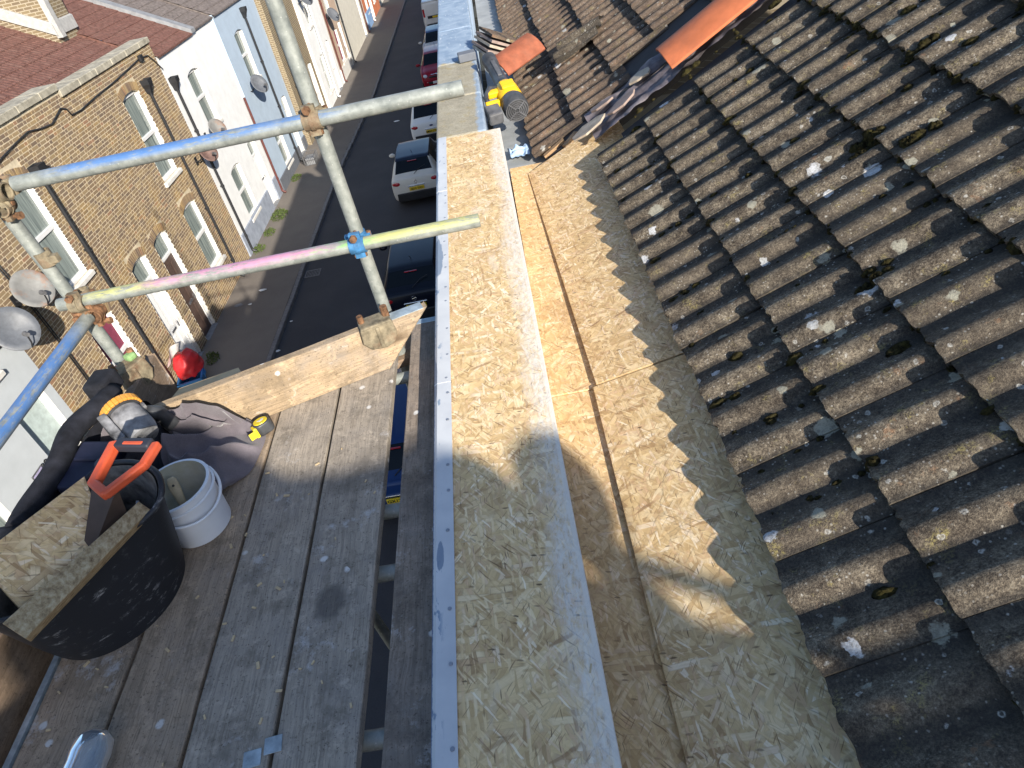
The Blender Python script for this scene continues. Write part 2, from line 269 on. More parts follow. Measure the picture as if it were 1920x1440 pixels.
M['render_white'] = plain('white_render', (0.70, 0.705, 0.70), 0.85, 0.2, 0, 0.05, 3, 0.1, dirt=((0.58, 0.58, 0.56), 0.35))
M['render_grey'] = plain('pale_grey_render', (0.47, 0.50, 0.52), 0.85, 0.2, 0, 0.04, 3, 0.3)
M['render_blue'] = plain('pale_blue_render', (0.37, 0.45, 0.54), 0.85, 0.2, 0, 0.05, 3, 0.1)
M['render_tan'] = plain('tan_render', (0.44, 0.33, 0.25), 0.85, 0.2, 0, 0.07, 3, 0.1)
M['render_cream'] = plain('cream_render', (0.53, 0.505, 0.44), 0.85, 0.2, 0, 0.07, 3, 0.1)
M['render_red'] = plain('orange_red_brick', (0.46, 0.155, 0.075), 0.85, 0.2, 0, 0.12, 3, 0.1)
def wallbrick():
    t = NT('distant_brick'); p = t.pos(); x = t.xyz(p); b = t.n('ShaderNodeTexBrick'); cb = t.n('ShaderNodeCombineXYZ'); t.put(cb.inputs[0], t.ma('ADD', x[1], x[0])); t.put(cb.inputs[1], x[2])
    t.put(b.inputs['Vector'], cb.outputs[0]); b.inputs['Color1'].default_value = (0.19, 0.145, 0.085, 1); b.inputs['Color2'].default_value = (0.14, 0.105, 0.068, 1); b.inputs['Mortar'].default_value = (0.31, 0.265, 0.19, 1)
    b.inputs['Scale'].default_value = 1; b.inputs['Brick Width'].default_value = 0.225; b.inputs['Row Height'].default_value = 0.075; b.inputs['Mortar Size'].default_value = 0.011
    return t.out(b.outputs['Color'], 0.9, 0.2)
M['brick_far'] = wallbrick()
M['plinth'] = plain('grey_blue_plinth', (0.27, 0.30, 0.36), 0.8, 0.2, 0, 0.15, 4, 0.1)
M['plinth_dark'] = plain('dark_plinth', (0.12, 0.13, 0.15), 0.8)
M['upvc'] = plain('white_upvc', (0.66, 0.66, 0.655), 0.35, 0.4, 0, 0.03, 4)
M['stone_white'] = plain('white_painted_stone', (0.60, 0.585, 0.55), 0.8, 0.2, 0, 0.08, 8, 0.15, dirt=((0.45, 0.40, 0.33), 0.7))
def glassmat():
    t = NT('window_glass'); p = t.pos(); x = t.xyz(p)
    c = t.noise(t.map(p, (1, 9, .5)), 1.5, 3); col = t.ramp(c, [(0.35, (0.115, 0.14, 0.135)), (0.65, (0.27, 0.31, 0.29))])
    return t.out(col, 0.08, 0.6)
M['pane'] = glassmat()
M['curtain'] = plain('plum_curtain', (0.20, 0.035, 0.07), 0.8)
M['black_pipe'] = plain('black_pipe', (0.022, 0.023, 0.026), 0.4, 0.4)
M['white_pipe'] = plain('white_pipe', (0.72, 0.73, 0.73), 0.4, 0.4)
M['red_pipe'] = plain('maroon_pipe', (0.10, 0.03, 0.025), 0.5, 0.4)
M['coping'] = plain('stone_coping', (0.36, 0.33, 0.26), 0.9, 0.2, 0, 0.25, 6, 0.3)
M['roof_red'] = plain('brown_red_roof_tile', (0.135, 0.066, 0.052), 0.85, 0.2, 0, 0.3, 14, 0.2, dirt=((0.20, 0.125, 0.10), 0.5))
M['roof_grey'] = plain('grey_brown_roof_tile', (0.14, 0.118, 0.108), 0.85, 0.2, 0, 0.3, 12, 0.2)
M['cement'] = plain('cement_verge', (0.22, 0.225, 0.235), 0.85, 0.2, 0, 0.15, 6)
M['flash'] = plain('white_flashing', (0.36, 0.355, 0.34), 0.8)
M['door_brown'] = plain('brown_door', (0.085, 0.055, 0.045), 0.45, 0.4)
M['door_white'] = plain('white_door', (0.78, 0.78, 0.77), 0.4, 0.4, 0, 0.03)
M['door_blue'] = plain('pale_blue_door', (0.20, 0.33, 0.55), 0.5)
M['door_grey'] = plain('mint_grey_door', (0.47, 0.55, 0.53), 0.4)
def asphalt():
    t = NT('asphalt'); p = t.pos(); a = t.noise(p, 160, 4, 0.8); b = t.noise(p, 0.7, 5, 0.6); c = t.noise(p, 9, 4, 0.7)
    col = t.ramp(a, [(0.3, (0.028, 0.028, 0.032)), (0.7, (0.062, 0.062, 0.067))]); col = t.mix(t.rng(b, 0.4, 0.7, 0, 0.45), col, (0.075, 0.073, 0.075))
    col = t.mix(t.rng(c, 0.63, 0.75, 0, 0.5), col, (0.028, 0.027, 0.028))
    return t.out(col, 0.85, 0.25, 0, t.bump(a, 0.4, 0.01))
M['asphalt'] = asphalt()
def pave():
    t = NT('pavement_tarmac'); p = t.pos(); a = t.noise(p, 140, 4, 0.8); b = t.noise(p, 1.4, 5, 0.65)
    col = t.ramp(a, [(0.3, (0.12, 0.105, 0.09)), (0.7, (0.215, 0.19, 0.165))]); col = t.mix(t.rng(b, 0.42, 0.7, 0, 0.5), col, (0.13, 0.112, 0.10))
    return t.out(col, 0.9, 0.2, 0, t.bump(a, 0.4, 0.008))
M['pavement'] = pave()
M['kerb'] = plain('kerb_granite', (0.17, 0.165, 0.165), 0.85, 0.25, 0, 0.2, 12, 0.3)
M['iron'] = plain('cast_iron', (0.09, 0.09, 0.095), 0.6, 0.4, 0.3)
M['leaf'] = plain('weed_leaf', (0.065, 0.095, 0.02), 0.7, 0.3, 0, 0.4, 20)
M['dish'] = plain('grey_dish', (0.095, 0.102, 0.115), 0.5, 0.35, 0, 0.12, 14)
M['dish_rust'] = plain('rusted_dish', (0.155, 0.155, 0.15), 0.6, 0.3, 0, 0.12, 7, 0, dirt=((0.24, 0.09, 0.025), 1.0))
M['dish_brown'] = plain('brown_dish', (0.125, 0.078, 0.066), 0.6, 0.3, 0, 0.2, 8)
M['black'] = plain('black_plastic', (0.018, 0.018, 0.02), 0.5, 0.4)
M['white_pl'] = plain('white_litter', (0.75, 0.75, 0.73), 0.6)
# cars
def paint(name, c, metal=0.0, coat=1.0):
    t = NT(name); p = t.pos(); d = t.noise(p, 3, 4); col = t.mix(t.rng(d, 0.4, 0.7, 0, 0.15), c, tuple(x * 0.7 for x in c))
    return t.out(col, 0.28, 0.16, metal, None, Coat_Weight=coat * .12, Coat_Roughness=0.05)
M['p_black'] = paint('black_paint', (0.006, 0.008, 0.016)); M['p_white'] = paint('white_paint', (0.72, 0.72, 0.70)); M['p_cream'] = paint('ivory_paint', (0.62, 0.60, 0.54))
M['p_red'] = paint('crimson_paint', (0.26, 0.007, 0.018)); M['p_blue'] = paint('dark_blue_paint', (0.012, 0.035, 0.12)); M['p_silver'] = paint('silver_paint', (0.45, 0.45, 0.44))
M['p_roof'] = paint('dark_roof_paint', (0.010, 0.014, 0.03))
M['carglass'] = NT('car_glass').out((0.006, 0.008, 0.010), 0.06, 0.22)
M['tyre'] = plain('tyre_rubber', (0.02, 0.02, 0.02), 0.9, 0.2); M['rim'] = plain('alloy_rim', (0.45, 0.45, 0.46), 0.35, 0.5, 0.7)
M['tail'] = plain('tail_lens', (0.38, 0.012, 0.02), 0.15, 0.6); M['head'] = plain('head_lens', (0.55, 0.58, 0.6), 0.1, 0.7); M['chrome'] = plain('chrome', (0.7, 0.7, 0.72), 0.15, 0.5, 0.9, 0.02)
M['pl_y'] = plain('yellow_plate', (0.72, 0.50, 0.02), 0.4, 0.4, 0, 0.03); M['pl_w'] = plain('white_plate', (0.75, 0.75, 0.73), 0.4, 0.4, 0, 0.03)
# tools
def trugmat():
    t = NT('black_rubber'); o = t.obj(); f = t.noise(t.map(o, (6, 6, 22), (0.5, 0.3, 0)), 2.2, 6, 0.8); g = t.noise(o, 10, 6, 0.75)
    col = t.mix(t.ma('MULTIPLY', t.rng(f, 0.57, 0.69), t.rng(g, 0.48, 0.60)), (0.016, 0.017, 0.021), (0.36, 0.36, 0.36))
    col = t.mix(t.rng(t.noise(o, 25, 5, 0.7), 0.6, 0.75, 0, 0.35), col, (0.16, 0.16, 0.165))
    return t.out(col, 0.55, 0.4, 0, t.bump(f, 0.2, 0.003))
M['rubber'] = trugmat()
M['dustrub'] = plain('dusty_rubber', (0.20, 0.19, 0.18), 0.9, 0.2, 0, 0.5, 16, 0.3)
M['white_plastic'] = plain('white_bucket_plastic', (0.66, 0.68, 0.71), 0.4, 0.4, 0, 0.05, 6)
M['bucket_in'] = plain('stained_bucket_inside', (0.58, 0.57, 0.50), 0.6, 0.3, 0, 0.12, 14, 0, dirt=((0.42, 0.38, 0.22), 0.7))
M['resin'] = plain('resin_left', (0.40, 0.37, 0.25), 0.3, 0.5, 0, 0.2, 20)
M['wood_light'] = plain('brush_wood', (0.52, 0.40, 0.24), 0.6, 0.3, 0, 0.15, 30)
M['orange'] = plain('orange_plastic', (0.56, 0.085, 0.03), 0.5, 0.4, 0, 0.15, 14, 0, dirt=((0.25, 0.07, 0.05), 0.5))
M['darkgrip'] = plain('dark_grip', (0.022, 0.024, 0.034), 0.6, 0.4)
M['blade'] = plain('dull_saw_blade', (0.075, 0.052, 0.042), 0.5, 0.4, 0.35, 0.25, 8)
M['bag'] = plain('black_canvas', (0.016, 0.017, 0.023), 0.85, 0.25, 0, 0.4, 20, 0.4)
M['navy'] = plain('navy_plastic', (0.017, 0.019, 0.038), 0.45, 0.4, 0, 0.3, 12)
M['dusty'] = plain('dusty_grey_tool', (0.17, 0.17, 0.175), 0.7, 0.3, 0, 0.7, 14, 0.2, dirt=((0.45, 0.45, 0.45), 0.7))
M['amber'] = plain('amber_plastic', (0.55, 0.25, 0.04), 0.45, 0.4, 0, 0.15, 20, 0, dirt=((0.5, 0.4, 0.3), 0.4))
M['yellow'] = plain('yellow_plastic', (0.72, 0.42, 0.01), 0.4, 0.45, 0, 0.06, 10)
M['lemon'] = plain('lemon_plastic', (0.74, 0.56, 0.02), 0.4, 0.45, 0, 0.05, 10)
M['greypl'] = plain('grey_plastic', (0.10, 0.10, 0.105), 0.5, 0.4, 0, 0.3, 12)
M['blackgrey'] = plain('worn_black_plastic', (0.05, 0.052, 0.056), 0.45, 0.4, 0, 0.4, 12)
def clothmat():
    t = NT('mauve_grey_cloth'); o = t.obj(); f = t.noise(o, 260, 3, 0.8); g = t.noise(o, 14, 5)
    col = t.ramp(g, [(0.3, (0.088, 0.075, 0.085)), (0.7, (0.145, 0.127, 0.14))]); col = t.mix(t.rng(f, 0.45, 0.7, 0, 0.35), col, (0.20, 0.18, 0.19))
    return t.out(col, 0.95, 0.1, 0, t.bump(f, 0.6, 0.002), Sheen_Weight=0.3)
M['cloth'] = clothmat()
M['red_bag'] = plain('red_bag', (0.60, 0.03, 0.035), 0.45, 0.4, 0, 0.12, 5); M['blue_bin'] = plain('blue_crate', (0.03, 0.17, 0.40), 0.45, 0.4)
M['ply'] = plain('plywood', (0.50, 0.37, 0.21), 0.7, 0.3, 0, 0.15, 10)
M['hoop'] = plain('galvanised_hoop', (0.36, 0.42, 0.45), 0.45, 0.45, 0.4, 0.25, 30, 0.1)
M['bottle'] = NT('clear_plastic').out((0.75, 0.86, 0.95), 0.08, 0.5, 0, None, Transmission_Weight=0.85, IOR=1.4)
M['yellow_film'] = plain('stained_trim', (0.5, 0.5, 0.2))
# ---------------------------------------------------------------- mesh helper
class MB:
    def __init__(s): s.v = []; s.f = []; s.m = []
    def add(s, vs, fs, mi=0):
        b = len(s.v); s.v += [tuple(v) for v in vs]; s.f += [tuple(i + b for i in f) for f in fs]; s.m += [mi] * len(fs); return s
    def box(s, x0, x1, y0, y1, z0, z1, mi=0):
        return s.add([(x0, y0, z0), (x1, y0, z0), (x1, y1, z0), (x0, y1, z0), (x0, y0, z1), (x1, y0, z1), (x1, y1, z1), (x0, y1, z1)],
                     [(0, 3, 2, 1), (4, 5, 6, 7), (0, 1, 5, 4), (1, 2, 6, 5), (2, 3, 7, 6), (3, 0, 4, 7)], mi)
    def obox(s, c, ax, ay, az, mi=0):
        c = Vector(c); ax = Vector(ax); ay = Vector(ay); az = Vector(az)
        return s.add([c + i * ax + j * ay + k * az for k in (-1, 1) for (i, j) in ((-1, -1), (1, -1), (1, 1), (-1, 1))],
                     [(0, 3, 2, 1), (4, 5, 6, 7), (0, 1, 5, 4), (1, 2, 6, 5), (2, 3, 7, 6), (3, 0, 4, 7)], mi)
    def prism(s, poly, d, mi=0, cap=True):
        """poly: list of 3-D points; d: extrusion vector"""
        n = len(poly); d = Vector(d); P = [Vector(p) for p in poly]; vs = P + [p + d for p in P]
        fs = [(i, (i + 1) % n, (i + 1) % n + n, i + n) for i in range(n)]
        if cap: fs += [tuple(reversed(range(n))), tuple(range(n, 2 * n))]
        return s.add(vs, fs, mi)
    def tube(s, p0, p1, r, n=16, r1=None, mi=0, cap=True, hollow=0):
        p0 = Vector(p0); p1 = Vector(p1); r1 = r if r1 is None else r1; a = (p1 - p0).normalized()
        u = a.orthogonal().normalized(); w = a.cross(u); vs = []
        for p, q in ((p0, r), (p1, r1)):
            vs += [p + q * (cos(2 * pi * i / n) * u + sin(2 * pi * i / n) * w) for i in range(n)]
        fs = [(i, (i + 1) % n, (i + 1) % n + n, i + n) for i in range(n)]
        if hollow:
            k = hollow
            for p, q in ((p0, r), (p1, r1)): vs += [p + q * k * (cos(2 * pi * i / n) * u + sin(2 * pi * i / n) * w) for i in range(n)]
            fs += [((i + 1) % n + 2 * n, i + 2 * n, i + 3 * n, (i + 1) % n + 3 * n) for i in range(n)]
            fs += [((i + 1) % n, i, i + 2 * n, (i + 1) % n + 2 * n) for i in range(n)] + [(i + n, (i + 1) % n + n, (i + 1) % n + 3 * n, i + 3 * n) for i in range(n)]
        elif cap: fs += [tuple(reversed(range(n))), tuple(range(n, 2 * n))]
        return s.add(vs, fs, mi)
    def path(s, pts, r, n=8, mi=0):
        P = [Vector(p) for p in pts]; vs = []; fs = []; u = None
        for i, p in enumerate(P):
            a = (P[min(i + 1, len(P) - 1)] - P[max(i - 1, 0)]).normalized()
            u = a.orthogonal().normalized() if u is None else (u - a * u.dot(a)).normalized()
            w = a.cross(u); vs += [p + r * (cos(2 * pi * k / n) * u + sin(2 * pi * k / n) * w) for k in range(n)]
        for i in range(len(P) - 1): fs += [(i * n + k, i * n + (k + 1) % n, (i + 1) * n + (k + 1) % n, (i + 1) * n + k) for k in range(n)]
        fs += [tuple(reversed(range(n))), tuple(range((len(P) - 1) * n, len(P) * n))]
        return s.add(vs, fs, mi)
    def lathe(s, prof, c=(0, 0, 0), n=24, mi=0, ex=(1, 1), fn=None, ax=None, cap=False):
        """prof: (r, z) list; fn(angle, r, z) -> (x, y, z)"""
        vs = []; fs = []; c = Vector(c)
        for (r, z) in prof:
            for i in range(n):
                a = 2 * pi * i / n
                vs.append(c + (Vector(fn(a, r, z)) if fn else (ax @ Vector((r * cos(a) * ex[0], r * sin(a) * ex[1], z)) if ax else Vector((r * cos(a) * ex[0], r * sin(a) * ex[1], z)))))
        k = len(prof)
        for j in range(k - 1): fs += [(j * n + i, j * n + (i + 1) % n, (j + 1) * n + (i + 1) % n, (j + 1) * n + i) for i in range(n)]
        if cap and prof[0][0] > 1e-4: fs.append(tuple(reversed(range(n))))
        if cap and prof[-1][0] > 1e-4: fs.append(tuple(range((k - 1) * n, k * n)))
        return s.add(vs, fs, mi)
    def grid(s, fn, nu, nv, mi=0, close_u=False):
        vs = [fn(i / (nu if close_u else nu - 1), j / (nv - 1)) for j in range(nv) for i in range(nu)]; fs = []
        for j in range(nv - 1):
            for i in range(nu if close_u else nu - 1): fs.append((j * nu + i, j * nu + (i + 1) % nu, (j + 1) * nu + (i + 1) % nu, (j + 1) * nu + i))
        return s.add(vs, fs, mi)
    def ell(s, c, r, n=16, k=10, mi=0, rot=None):
        c = Vector(c); rot = rot or Matrix.Identity(3); vs = []; fs = []
        for j in range(k + 1):
            t = pi * j / k - pi / 2
            for i in range(n): vs.append(c + rot @ Vector((r[0] * cos(t) * cos(2 * pi * i / n), r[1] * cos(t) * sin(2 * pi * i / n), r[2] * sin(t))))
        for j in range(k): fs += [(j * n + i, j * n + (i + 1) % n, (j + 1) * n + (i + 1) % n, (j + 1) * n + i) for i in range(n)]
        return s.add(vs, fs, mi)
    def mesh(s, name, mats):
        me = bpy.data.meshes.new(name); me.from_pydata([tuple(v) for v in s.v], [], s.f)
        for m in (mats if isinstance(mats, (list, tuple)) else [mats]): me.materials.append(m)
        if any(s.m): me.polygons.foreach_set('material_index', s.m)
        me.update(); return me
    def build(s, name, mats, parent=None, M4=None, smooth=False, bevel=0, seg=2, auto=None, **tags):
        me = s.mesh(name, mats)
        if smooth:
            me.polygons.foreach_set('use_smooth', [True] * len(me.polygons))
            if auto is not None:
                try: me.set_sharp_from_angle(angle=radians(auto))
                except Exception: pass
        return place(name, me, parent, M4, bevel, seg, **tags)
def place(name, me, parent=None, M4=None, bevel=0, seg=2, **tags):
    o = bpy.data.objects.new(name, me); COL.objects.link(o)
    if parent is not None: o.parent = parent
    if M4 is not None: o.matrix_basis = M4
    if bevel:
        b = o.modifiers.new('bevel', 'BEVEL'); b.width = bevel; b.segments = seg; b.limit_method = 'ANGLE'; b.angle_limit = radians(40)
    for k, v in tags.items(): o[k] = v
    return o
def thing(name, label, cat, M4=None, group=None, kind=None):
    o = bpy.data.objects.new(name, None); COL.objects.link(o); o.empty_display_size = 0.1
    if M4 is not None: o.matrix_basis = M4
    o['label'] = label; o['category'] = cat
    if group: o['group'] = group
    if kind: o['kind'] = kind
    return o
def tag(o, label=None, cat=None, group=None, kind=None):
    for k, v in (('label', label), ('category', cat), ('group', group), ('kind', kind)):
        if v: o[k] = v
    return o
def copy_tree(o, parent=None):
    c = o.copy(); COL.objects.link(c)
    if parent is not None: c.parent = parent
    for ch in list(o.children): copy_tree(ch, c)
    return c
def text_mesh(body, size, depth=0.004, bold=False):
    cu = bpy.data.curves.new('lettering', 'FONT'); cu.body = body; cu.size = size; cu.extrude = depth; cu.align_x = 'CENTER'; cu.align_y = 'CENTER'; cu.resolution_u = 2
    if bold: cu.offset = size * 0.02
    o = bpy.data.objects.new('lettering', cu); COL.objects.link(o); bpy.context.view_layer.update()
    me = bpy.data.meshes.new_from_object(o.evaluated_get(bpy.context.evaluated_depsgraph_get())); bpy.data.objects.remove(o); bpy.data.curves.remove(cu)
    return me
# ================================================================= STREET
def sm(a): a = max(0, min(1, a)); return a * a * (3 - 2 * a)
def bend(y): return 0.45 * sm((y - 25) / 15)
XF = -9.2
YS = [-30, 0, 10, 16, 20, 24, 26, 28, 30, 32, 34, 36, 38, 40, 50, 70, 100, 160]
def strip(name, x0, x1, z, mat, kind='structure', thick=None):
    mb = MB()
    vs = [(x + bend(y), y, z) for y in YS for x in (x0, x1)]
    mb.add(vs, [(2 * i, 2 * i + 1, 2 * i + 3, 2 * i + 2) for i in range(len(YS) - 1)])
    o = mb.build(name, mat); o['kind'] = kind; return o
g = MB().box(-260, 260, -200, 420, -0.6, -0.16).build('ground', M['asphalt']); g['kind'] = 'structure'
strip('road', -7.02, -2.35, -0.11, M['asphalt'])
strip('pavement', -9.3, -7.16, 0.0, M['pavement'])
strip('pavement', -2.21, -0.2, 0.0, M['pavement'])
kerb = thing('kerb', 'dark granite kerb along the far pavement', 'kerb'); del kerb['label']; del kerb['category']; kerb['kind'] = 'structure'
ks = MB().box(-0.068, 0.068, 0, 0.905, -0.15, 0.004).mesh('kerb_stone', M['kerb'])
y = 8.0; i = 0
while y < 90:
    o = place('kerb_stone', ks, kerb, Matrix.Translation((-7.09 + bend(y + .45) + random.uniform(-.006, .006), y, random.uniform(-.004, .004))), 0.012, 1); y += 0.915
y = 2.0
while y < 60:
    place('kerb_stone', ks, kerb, Matrix.Translation((-2.28 + bend(y), y, 0)), 0.012, 1); y += 0.915
# --- wall of a facade: cells between openings, facing +X at x=0 of the house
def wall_cells(mb, y0, y1, z0, z1, ops, x=0.0, mi=0):
    ys = sorted({y0, y1} | {o[0] for o in ops} | {o[1] for o in ops}); zs = sorted({z0, z1} | {o[2] for o in ops} | {o[3] for o in ops})
    for a, b in zip(ys, ys[1:]):
        for c, d in zip(zs, zs[1:]):
            if any(o[0] <= a + 1e-6 and o[1] >= b - 1e-6 and o[2] <= c + 1e-6 and o[3] >= d - 1e-6 for o in ops): continue
            mb.add([(x, a, c), (x, b, c), (x, b, d), (x, a, d)], [(0, 1, 2, 3)], mi)
def reveals(mb, ops, depth, mi=1):
    for (a, b, c, d) in ops:
        mb.add([(0, a, c), (0, a, d), (-depth, a, d), (-depth, a, c)], [(0, 1, 2, 3)], mi)
        mb.add([(0, b, c), (-depth, b, c), (-depth, b, d), (0, b, d)], [(0, 1, 2, 3)], mi)
        mb.add([(0, a, d), (0, b, d), (-depth, b, d), (-depth, a, d)], [(0, 1, 2, 3)], mi)
        mb.add([(0, a, c), (-depth, a, c), (-depth, b, c), (0, b, c)], [(0, 1, 2, 3)], mi)
def arch_pts(a, b, top, rise, n=9):
    w = (b - a) / 2; r = (w * w + rise * rise) / (2 * rise); cyy = (a + b) / 2; zc = top - r; t = math.asin(w / r)
    return [(cyy + r * sin(-t + 2 * t * i / (n - 1)), zc + r * cos(-t + 2 * t * i / (n - 1))) for i in range(n)]
def spandrel(mb, a, b, top, rise, depth, mi=0):
    """fills the corners of a square opening so that its head is a shallow arch"""
    P = arch_pts(a, b, top, rise)
    for (p, q) in zip(P, P[1:]):
        mb.prism([(0, p[0], p[1]), (0, q[0], q[1]), (0, q[0], top + .001), (0, p[0], top + .001)], (-depth, 0, 0), mi)
def window(house, a, b, c, d, arched, style='two', frame='upvc', back='pane', sill=True, depth=0.14):
    """frame, panes and sill of one window, children of the house"""
    f = MB(); x0, x1 = -depth, -depth + 0.06; fw = 0.065
    f.box(x0, x1, a, a + fw, c, d).box(x0, x1, b - fw, b, c, d).box(x0, x1, a + fw, b - fw, c, c + fw).box(x0, x1, a + fw, b - fw, d - fw - (0.05 if arched else 0), d)
    zm = c + (d - c) * 0.50
    if style == 'two': f.box(x0 - .004, x1 + .012, a + fw, b - fw, zm - .045, zm + .045)
    if style == 'cas': f.box(x0, x1 + .008, (a + b) / 2 - .035, (a + b) / 2 + .035, c + fw, d - fw)
    w = f.build('window', M[frame], house, bevel=0.006, seg=1)
    for (z0, z1) in (((c + fw, zm - .045), (zm + .045, d - fw)) if style == 'two' else ((c + fw, d - fw),)):
        MB().box(x0 + .012, x0 + .022, a + fw, b - fw, z0, z1).build('pane', M[back], w)
    if sill:
        MB().prism([(-depth + .05, 0, c - .13), (0.075, 0, c - .13), (0.075, 0, c - .035), (-depth + .05, 0, c + .004)], (0, b - a + .16, 0)).build('sill', M['stone_white'], w, Matrix.Translation((0, a - .08, 0)), bevel=.008, seg=1)
    return w
def door(house, a, b, c, d, colr, frame='upvc', fan=True, depth=0.16, panels=True):
    x0, x1 = -depth, -depth + 0.07; fw = 0.07
    f = MB().box(x0, x1, a, a + fw, c, d).box(x0, x1, b - fw, b, c, d).box(x0, x1, a + fw, b - fw, d - fw - .03, d)
    zt = d - 0.62 if fan else d - fw
    if fan: f.box(x0, x1, a + fw, b - fw, zt - .04, zt + .04)
    fr = f.build('door_frame', M[frame], house, bevel=.006, seg=1)
    if fan: MB().box(x0 + .012, x0 + .022, a + fw, b - fw, zt + .04, d - fw).build('fanlight', M['pane'], fr)
    l = MB().box(x0 + .01, x0 + .045, a + fw, b - fw, c + .01, zt - .04)
    if panels:
        w2 = (b - a - 2 * fw) / 2
        for iy in range(2):
            for (z0, z1) in ((c + .2, c + .95), (c + 1.15, zt - .2)):
                yy = a + fw + iy * w2
                l.prism([(x0 + .045, yy + .08, z0), (x0 + .045, yy + w2 - .06, z0), (x0 + .045, yy + w2 - .06, z1), (x0 + .045, yy + .08, z1)], (.014, 0, 0))
    l = l.build('door', M[colr], house, bevel=.006, seg=1)
    MB().box(x0 + .045, x0 + .065, (a + b) / 2 - .14, (a + b) / 2 + .14, c + 1.02, c + 1.08).build('letter_plate', M['chrome'], l)
    MB().box(x0 + .045, x0 + .095, b - fw - .12, b - fw - .09, c + 1.0, c + 1.16).build('handle', M['chrome'], l)
    MB().box(-depth, .06, a, b, c - .12, c + .012).build('doorstep', M['cement'], house)
def downpipe(house, y, z0, z1, mat, hopper=True, x=0.075, r=0.042, shoe=True):
    m = MB().tube((x, y, z0 + .1), (x, y, z1), r, 12)
    z = z0 + .6
    while z < z1: m.tube((x, y, z), (x, y, z + .07), r * 1.28, 12); m.box(0.0, x, y - .02, y + .02, z + .01, z + .06); z += 1.75
    if shoe: m.path([(x, y, z0 + .16), (x + .03, y, z0 + .09), (x + .13, y, z0 + .04)], r, 10)
    p = m.build('downpipe', M[mat], house, smooth=True, auto=40)
    if hopper:
        h = MB(); ring = lambda w, l, z: [(0.0, y - w, z), (l, y - w, z), (l, y + w, z), (0.0, y + w, z)]
        for (w0, l0, a), (w1, l1, b) in zip([(.05, .12, z1 - .02), (.075, .16, z1 + .10), (.13, .21, z1 + .20)], [(.075, .16, z1 + .10), (.13, .21, z1 + .20), (.135, .22, z1 + .33)]):
            h.add(ring(w0, l0, a) + ring(w1, l1, b), [(0, 1, 5, 4), (1, 2, 6, 5), (2, 3, 7, 6), (3, 0, 4, 7)])
        h.add(ring(.12, .2, z1 + .30), [(0, 1, 2, 3)]); h.build('hopper', M[mat], p)
def roofslab(house, y0, y1, ztop0, mat, x_eave=0.0, run=5.0, pitch=28.0, name='roof', cap=True):
    """courses of profiled tiles, each stepped over the next, joined in one part"""
    t = math.tan(radians(pitch)); mb = MB(); n = max(2, int((y1 - y0) / 0.05)); crs = int(run / 0.31)
    prof = lambda k: 0.016 * (1 if k % 3 == 1 else 0.1)
    for c in range(crs):
        xs = (x_eave - c * .31 + .02, x_eave - c * .31 - .31); vs = []
        for i, x in enumerate(xs):
            zb = ztop0 + t * (x_eave - x) + (.022 if i == 0 else 0.0)
            vs += [(x, y0 + (y1 - y0) * k / n, zb + prof(k)) for k in range(n + 1)]
        vs += [(xs[0], y0 + (y1 - y0) * k / n, ztop0 + t * (x_eave - xs[0]) - .02) for k in range(n + 1)]
        m = n + 1
        mb.add(vs, [(k, k + 1, k + 1 + m, k + m) for k in range(n)] + [(k + 2 * m, k + 1 + 2 * m, k + 1, k) for k in range(n)])
    for yy_, s_ in ((y0, 1), (y1, -1)):
        xa_ = min(x_eave, 0) - .06; A = [(xa_, yy_ + .01 * s_, ztop0 + t * (x_eave - xa_) - .01), (x_eave - crs * .31, yy_ + .01 * s_, ztop0 + t * crs * .31), (x_eave - crs * .31, yy_ + .01 * s_, ztop0 + t * crs * .31 - 1.2), (xa_, yy_ + .01 * s_, ztop0 - .5)]
        mb.add(A, [(0, 1, 2, 3)])
    r = mb.build(name, M[mat], house); r['kind'] = 'stuff'; return r
def house(name, label, y0, y1, wall, ztop=6.35, ops=(), plinth=None, plinth_h=0.55, cat='house', arch=True, wmat=None, depth=0.14, back_z=None, group=None, xo=0.0):
    """ops: (kind, a, b, c, d, extra)"""
    H = thing(name, label, cat, Matrix.Translation((XF + bend((y0 + y1) / 2) + xo, 0, 0)), group)
    rect = [(o[1], o[2], o[3], o[4]) for o in ops]
    mb = MB(); wall_cells(mb, y0, y1, -0.2, ztop, rect); reveals(mb, rect, .3, 1)
    mb.add([(0, y0, -.2), (0, y0, ztop), (-9, y0, ztop), (-9, y0, -.2)], [(0, 1, 2, 3)]); mb.add([(0, y1, -.2), (-9, y1, -.2), (-9, y1, ztop), (0, y1, ztop)], [(0, 1, 2, 3)])
    mb.add([(-.29, y0, -.2), (-.29, y1, -.2), (-.29, y1, ztop), (-.29, y0, ztop)], [(0, 1, 2, 3)], 2)
    for o in ops:
        if arch: spandrel(mb, o[1], o[2], o[4], .10, .13, 0)
    mb.build('wall', [M[wall], M['stone_white'], M['dark_void']], H)
    for o in ops:
        k, a, b, c, d = o[:5]; e = o[5] if len(o) > 5 else {}
        if k == 'w': window(H, a, b, c, d, arch, **e)
        else: door(H, a, b, c, d, **e)
    if plinth:
        pm = MB(); ds = sorted((o[1], o[2]) for o in ops if o[0] == 'd'); cur = y0
        for (a, b) in ds + [(y1, y1)]:
            if a > cur: pm.box(-.02, .045, cur, a, -.1, plinth_h)
            cur = max(cur, b)
        pm.build('plinth', M[plinth], H, bevel=.01, seg=1)
    return H
